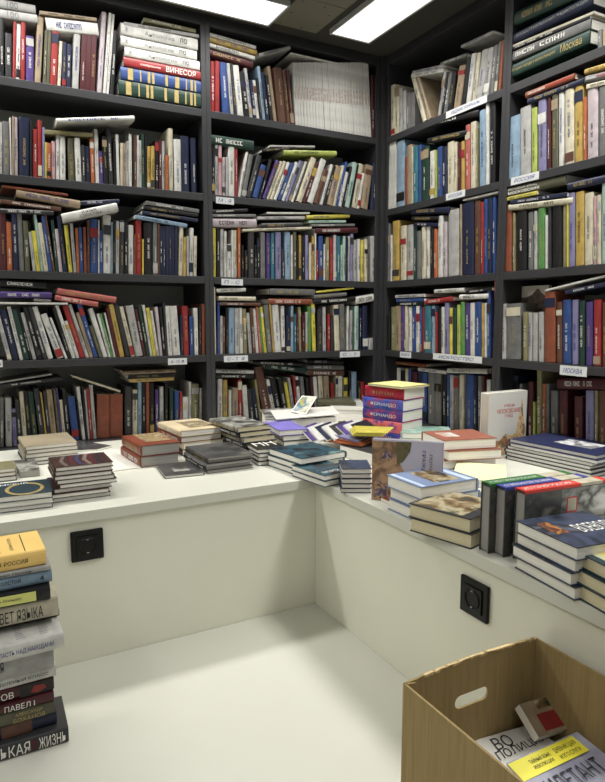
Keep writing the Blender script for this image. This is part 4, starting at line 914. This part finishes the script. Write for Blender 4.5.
# ------------------------------------------------------------------ cardboard box
BX0, BX1, BY0, BY1, BH, BT = .617, .937, .33, .784, .318, .004
rt = empty('cardboard_box', (BX0, BY0, 0), (0, 0, 0)); tag(rt, 'open brown cardboard box with an oval handle hole, holding magazines', 'box')
W, Dp = BX1-BX0, BY1-BY0
def panel(nm, x0, y0, x1, y1, name='side_panel', wav=0):
    """wall panel from (x0,y0) to (x1,y1) with an optional handle hole and a slightly wavy top"""
    n = 24; L_ = math.hypot(x1-x0, y1-y0); ax = Vector((x1-x0, y1-y0, 0))/L_; nr = Vector((-ax.y, ax.x, 0))
    cu_ = bpy.data.curves.new('p', 'CURVE'); cu_.dimensions = '2D'; cu_.fill_mode = 'BOTH'; cu_.extrude = BT/2
    def sp(pts):
        s_ = cu_.splines.new('POLY'); s_.points.add(len(pts)-1)
        for i, (a, b) in enumerate(pts): s_.points[i].co = (a, b, 0, 1)
        s_.use_cyclic_u = True
    rr = random.Random(nm)
    top_ = [(L_*(1-i/n), BH+wav*math.sin(PI*i/n)+(rr.uniform(-.0012, .0012) if 0 < i < n and wav else 0)) for i in range(n+1)]
    sp([(0, 0), (L_, 0)]+top_)
    if nm == 'hole':
        hx, hz, hw, hr = .155, .2455, .028, .0125
        sp([(hx+hw+hr*math.cos(a), hz+hr*math.sin(a)) for a in [-PI/2+PI*i/8 for i in range(9)]]+[(hx-hw+hr*math.cos(a), hz+hr*math.sin(a)) for a in [PI/2+PI*i/8 for i in range(9)]])
    o_ = bpy.data.objects.new('p', cu_); COL.objects.link(o_); bpy.context.view_layer.update()
    me = bpy.data.meshes.new_from_object(o_.evaluated_get(bpy.context.evaluated_depsgraph_get()))
    bpy.data.objects.remove(o_)
    for v in me.vertices:
        a, b, c = v.co; q = Vector((x0, y0, 0))+ax*a+nr*(c+BT/2); v.co = (q.x, q.y, b)
    me.materials.clear(); me.materials.append(CARD)
    return obj(name, me, rt)
panel('hole', 0, Dp-BT, W, Dp-BT, wav=.007)
panel('near', 0, 0, W, 0)
panel('l', BT, BT+.0005, BT, Dp-BT-.0005)
panel('r', W, BT+.0005, W, Dp-BT-.0005)
g = G(); g.box((BT, BT, .001), (W-BT, Dp-BT, .006)); g.build('bottom', [CARD], rt)
g = G()
n = 30; rr = random.Random(5)
for i in range(n):
    a0, a1 = i/n, (i+1)/n; z0 = BH+.007*math.sin(PI*a0)+.0006; z1 = BH+.007*math.sin(PI*a1)+.0006
    if i < 4: continue
    y0 = Dp-BT+.0005+rr.uniform(-.001, .001)
    g.add([(W*a0, y0-.0015, z0), (W*a1, y0-.0015, z1), (W*a1, Dp+.0005, z1), (W*a0, Dp+.0005, z0), (W*a0, y0-.0015, z0-.006*rr.random()), (W*a1, y0-.0015, z1-.006*rr.random())], [(0,1,2,3), (4,5,1,0)])
g.build('torn_edge', [TORN], rt)
# folded inner flap line at the near-left corner
g = G()
pr = [(.005, .274), (.024, .274), (.027, .286), (.027, .306), (.022, .316), (.005, .319)]
g.prism(pr, Dp-BT-.004, Dp-BT-.0003, 0, lambda x, y, z_: (x, z_, y)); g.build('corner_flap', [CARD], rt)
for yy in (.10, .19, .31, .42):
    pass
# contents
IN = Vector((0,0,0))
def bxp(x, y, z): return Vector(onZ(x, y, z*KS))
stack2((.635, .372, .0065), 0, .34, .46, [.043]*4, ['l', 'w', 'G', 'T'], 'front', 'flat book', 'inside the cardboard box', jit=.004)
hidden = [b_ for b_ in BOOKS[-4:]]
for k, b_ in enumerate(hidden):
    rt2 = empty('book', (0,0,0)); rt2.matrix_world = b_.M; tag(rt2, b_.label, 'book', 'flat books at the bottom of the cardboard box')
    b_.run = None
    emit(b_, rt2)
MAGW = noisy('magazine_white', rgb(216,214,208), .35, .05, 12); MAGS = picture('cover_stormy_sky', [(120,122,140),(160,160,176),(90,92,110)], 9)
m0, m1 = bxp(478, 738, .2), bxp(507, 765, .2)
a_ = bxp(499, 782, .195); 
sheet('magazine', [bxp(498,792,.1905), bxp(565,752,.1905), bxp(518,727,.1905)*.5+bxp(540,727,.1905)*.5, bxp(470,744,.1905)], .005, [MAGW, PG_FLAT], 'white magazine with large black outlined Cyrillic letters inside the box', 'magazine', 'magazines in the cardboard box',
      lambda uv: [uvtext('cover_title', uv, 'ВО', .28, .62, .56, .92, INK), uvtext('cover_title', uv, 'ПОЛИЦИИ', .22, .38, .98, .62, INK)])
YELP = noisy('print_bright_yellow', rgb(232,222,70), .4, .03)
sk = picture('tan_helmet', [(200,184,150),(226,214,186),(150,130,100)], 14)
def dil(uv):
    g = G(); g.add([uv(a, b, .0012) for a, b in ((.30, .0), (.30, .18), (.36, .34), (.46, .44), (.6, .48), (.74, .43), (.84, .3), (.88, .12), (.88, .0))], [tuple(range(9))])
    return [uvrect('yellow_header_band', uv, 0, .80, .9, .985, YELP), uvtext('header_text', uv, 'ТАЙНЫЙ ЯЗЫК', .22, .90, .5, .95, INK), uvtext('header_text', uv, 'РЕВОЛЮЦИИ', .22, .84, .48, .88, INK), uvtext('header_text', uv, 'ДНЕВНИК ЦАРЯ', .56, .89, .86, .945, INK), uvtext('header_text', uv, 'И ЕГО СЛУГИ', .56, .83, .84, .87, INK),
            uvtext('cover_title', uv, 'ДИЛЕТАНТ', .04, .56, .86, .74, INK), ('cover_portrait', g, [sk])]
p1 = bxp(506.5, 765.5, .225); p2 = bxp(577, 734, .245); v = p2-p1; nrm_ = Vector((v.y, -v.x, 0)).normalized()
print('MAG', v.length, p1, p2)
dn = nrm_*.215+Vector((0, 0, -.012)); ex_ = v.normalized()*.008
dn2 = nrm_*.215+Vector((0, 0, .0))
sheet('magazine', [p1+dn, p2+dn2+v*.0, p2, p1], .005, [MAGS, PG_FLAT], 'history magazine with yellow header band and black title, topmost in the box', 'magazine', 'magazines in the cardboard box', dil)
# small book with red corner standing behind the magazines
p = bxp(534, 735, .2)
rb = bxp(534,742,.205)
sheet('book', [rb, rb+Vector((.105,-.012,0)), rb+Vector((.108,.038,.034)), rb+Vector((.003,.05,.034))], .02, [cm('T'), PG_FLAT], 'cream and red book tucked behind the magazines in the box', 'book', None,
      lambda uv: [uvrect('cover_panel', uv, .2, .1, .9, .6, cm('r')), uvrect('cover_picture', uv, .3, .72, .95, .98, M_BATTLE)])

# ------------------------------------------------------------------ room
CH = TOPZ
def slab(name, a, b, mat, label=None):
    g = G(); g.box(a, b); return struct(g.build(name, [mat]), label)
slab('floor', (-1.2, -1.2, FL-.06), (2.2, 2.95, FL-.0005), WALLM, 'floor')
rt = empty('display_platform', (0, 0, FL)); tag(rt, 'smooth white low platform between the two counters, carrying the box and book pile', 'platform')
g = G(); g.box((-1.19, -.9, -FL-.03), (PYX-.0003, PXY-.0012, -FL-.0005)); g.build('platform_top', [FLOORM], rt, .001)
g = G(); g.box((-1.17, -.88, 0), (PYX-.02, -.86, -FL-.0305)); g.build('platform_front', [FLOORM], rt)
slab('wall_back', (-1.2, 2.913, FL), (2.2, 2.97, CH+.1), WALLM, 'grey wall behind the left and middle bays')
slab('wall_right', (2.168, -1.2, FL), (2.22, 2.912, CH+.1), WALLM, 'grey wall behind the right-hand bays')
slab('ceiling', (-1.2, -1.2, CH+.0005), (2.165, 2.91, CH+.08), CEILM, 'dark grey ceiling')
slab('wall_left', (-1.26, -1.2, FL), (-1.201, 2.91, CH), WALLM)
# perforated ceiling panels between the lights
PERF = noisy('ceiling_panel_grey_metal', rgb(112,108,94), .6, .05, 8)
def cpanel(x0, y0, x1, y1, lab):
    rt = empty('ceiling_panel', (x0, y0, CH)); tag(rt, lab, 'ceiling panel', 'perforated ceiling panels')
    g = G(); g.box((0.001, 0.001, -.004), (x1-x0-.001, y1-y0-.001, 0)); g.build('panel', [PERF], rt)
    g = G()
    for i in range(int((x1-x0)/.05)):
        for j in range(int((y1-y0)/.05)):
            if (i+j) % 2 == 0 and (i in (0, int((x1-x0)/.05)-1) or j in (0, int((y1-y0)/.05)-1)):
                cx, cy = .03+.05*i, .03+.05*j
                g.add([(cx+.004*math.cos(a), cy+.004*math.sin(a), -.0045) for a in [2*PI*k/8 for k in range(8)]], [tuple(range(8))])
    g.build('perforation', [noisy('hole_black', rgb(4,4,4))], rt)
cpanel(1.22, 2.28, 1.435, 2.53, 'grey perforated ceiling panel between the two lit lamps')
cpanel(1.22, 2.0, 1.435, 2.278, 'nearer grey perforated ceiling panel between the two lit lamps, at the frame top')
def lamp(x0, y0, x1, y1, lab, s=1.0, SPREAD=60):
    rt = empty('ceiling_light', (x0, y0, CH)); tag(rt, lab, 'ceiling light', 'rectangular ceiling lights')
    W, D = x1-x0, y1-y0
    g = G()
    for a, b in (((0,0,-.02),(W,.008,0)), ((0,D-.008,-.02),(W,D,0)), ((0,.008,-.02),(.008,D-.008,0)), ((W-.008,.008,-.02),(W,D-.008,0))): g.box(a, b)
    g.build('frame', [noisy('lamp_frame_grey', rgb(170,170,168), .5, .03)], rt)
    m = bpy.data.materials.get('lamp_diffuser_glow')
    if not m:
        m, nt, bs_ = newmat('lamp_diffuser_glow'); bs_.inputs['Base Color'].default_value = (.9, .9, .9, 1)
        bs_.inputs['Emission Color'].default_value = (1, .985, .94, 1); bs_.inputs['Emission Strength'].default_value = LAMP
    g = G(); g.box((.009, .009, -.018), (W-.009, D-.009, -.002)); g.build('diffuser', [m], rt)
    ld = bpy.data.lights.new('lamp_beam', 'AREA'); ld.shape = 'RECTANGLE'; ld.size = W-.02; ld.size_y = D-.02; ld.energy = BEAM*s*W*D; ld.spread = math.radians(SPREAD)
    ld.color = (1, .985, .94); lo = bpy.data.objects.new('lamp_beam', ld); COL.objects.link(lo); lo.parent = rt; lo.location = (W/2, D/2, -.0185)
LAMP = 1.5; BEAM = 40
lamp(.005, 2.335, 1.208, 2.538, 'long bright ceiling light along the left-wall bookcases', 1.0, 120)
lamp(1.470, 1.27, 1.680, 2.474, 'bright ceiling light along the right-wall bookcases', 1.0, 120)
lamp(-1.19, 2.335, -.03, 2.538, 'ceiling light further left along the left-wall bookcases', 1.9, 150)
lamp(1.470, .0, 1.680, 1.2, 'nearer ceiling light along the right-wall bookcases', 2.3, 150)
lamp(-1.1, .1, -.89, 1.7, 'added fill light over the left side of the room', .8, 150)  # unseen fill, added to brighten the book pile and right-wall spines
lamp(-.2, -.8, 1.0, -.59, 'added fill light behind the viewpoint', .5, 150)  # weak unseen fill, added for frontal light on the spines
w_ = bpy.data.worlds.new('world'); SC.world = w_; w_.use_nodes = True
w_.node_tree.nodes['Background'].inputs[0].default_value = (.9, .95, 1, 1); w_.node_tree.nodes['Background'].inputs[1].default_value = .25
SC.view_settings.view_transform = 'Standard'; SC.view_settings.look = 'None'; SC.view_settings.exposure = 0; SC.view_settings.gamma = 1
SC.view_settings.use_curve_mapping = False

for o in list(COL.objects):
    if 'label' in o and len(o['label'].split()) > 16: print('LONG', o.name, o['label'])
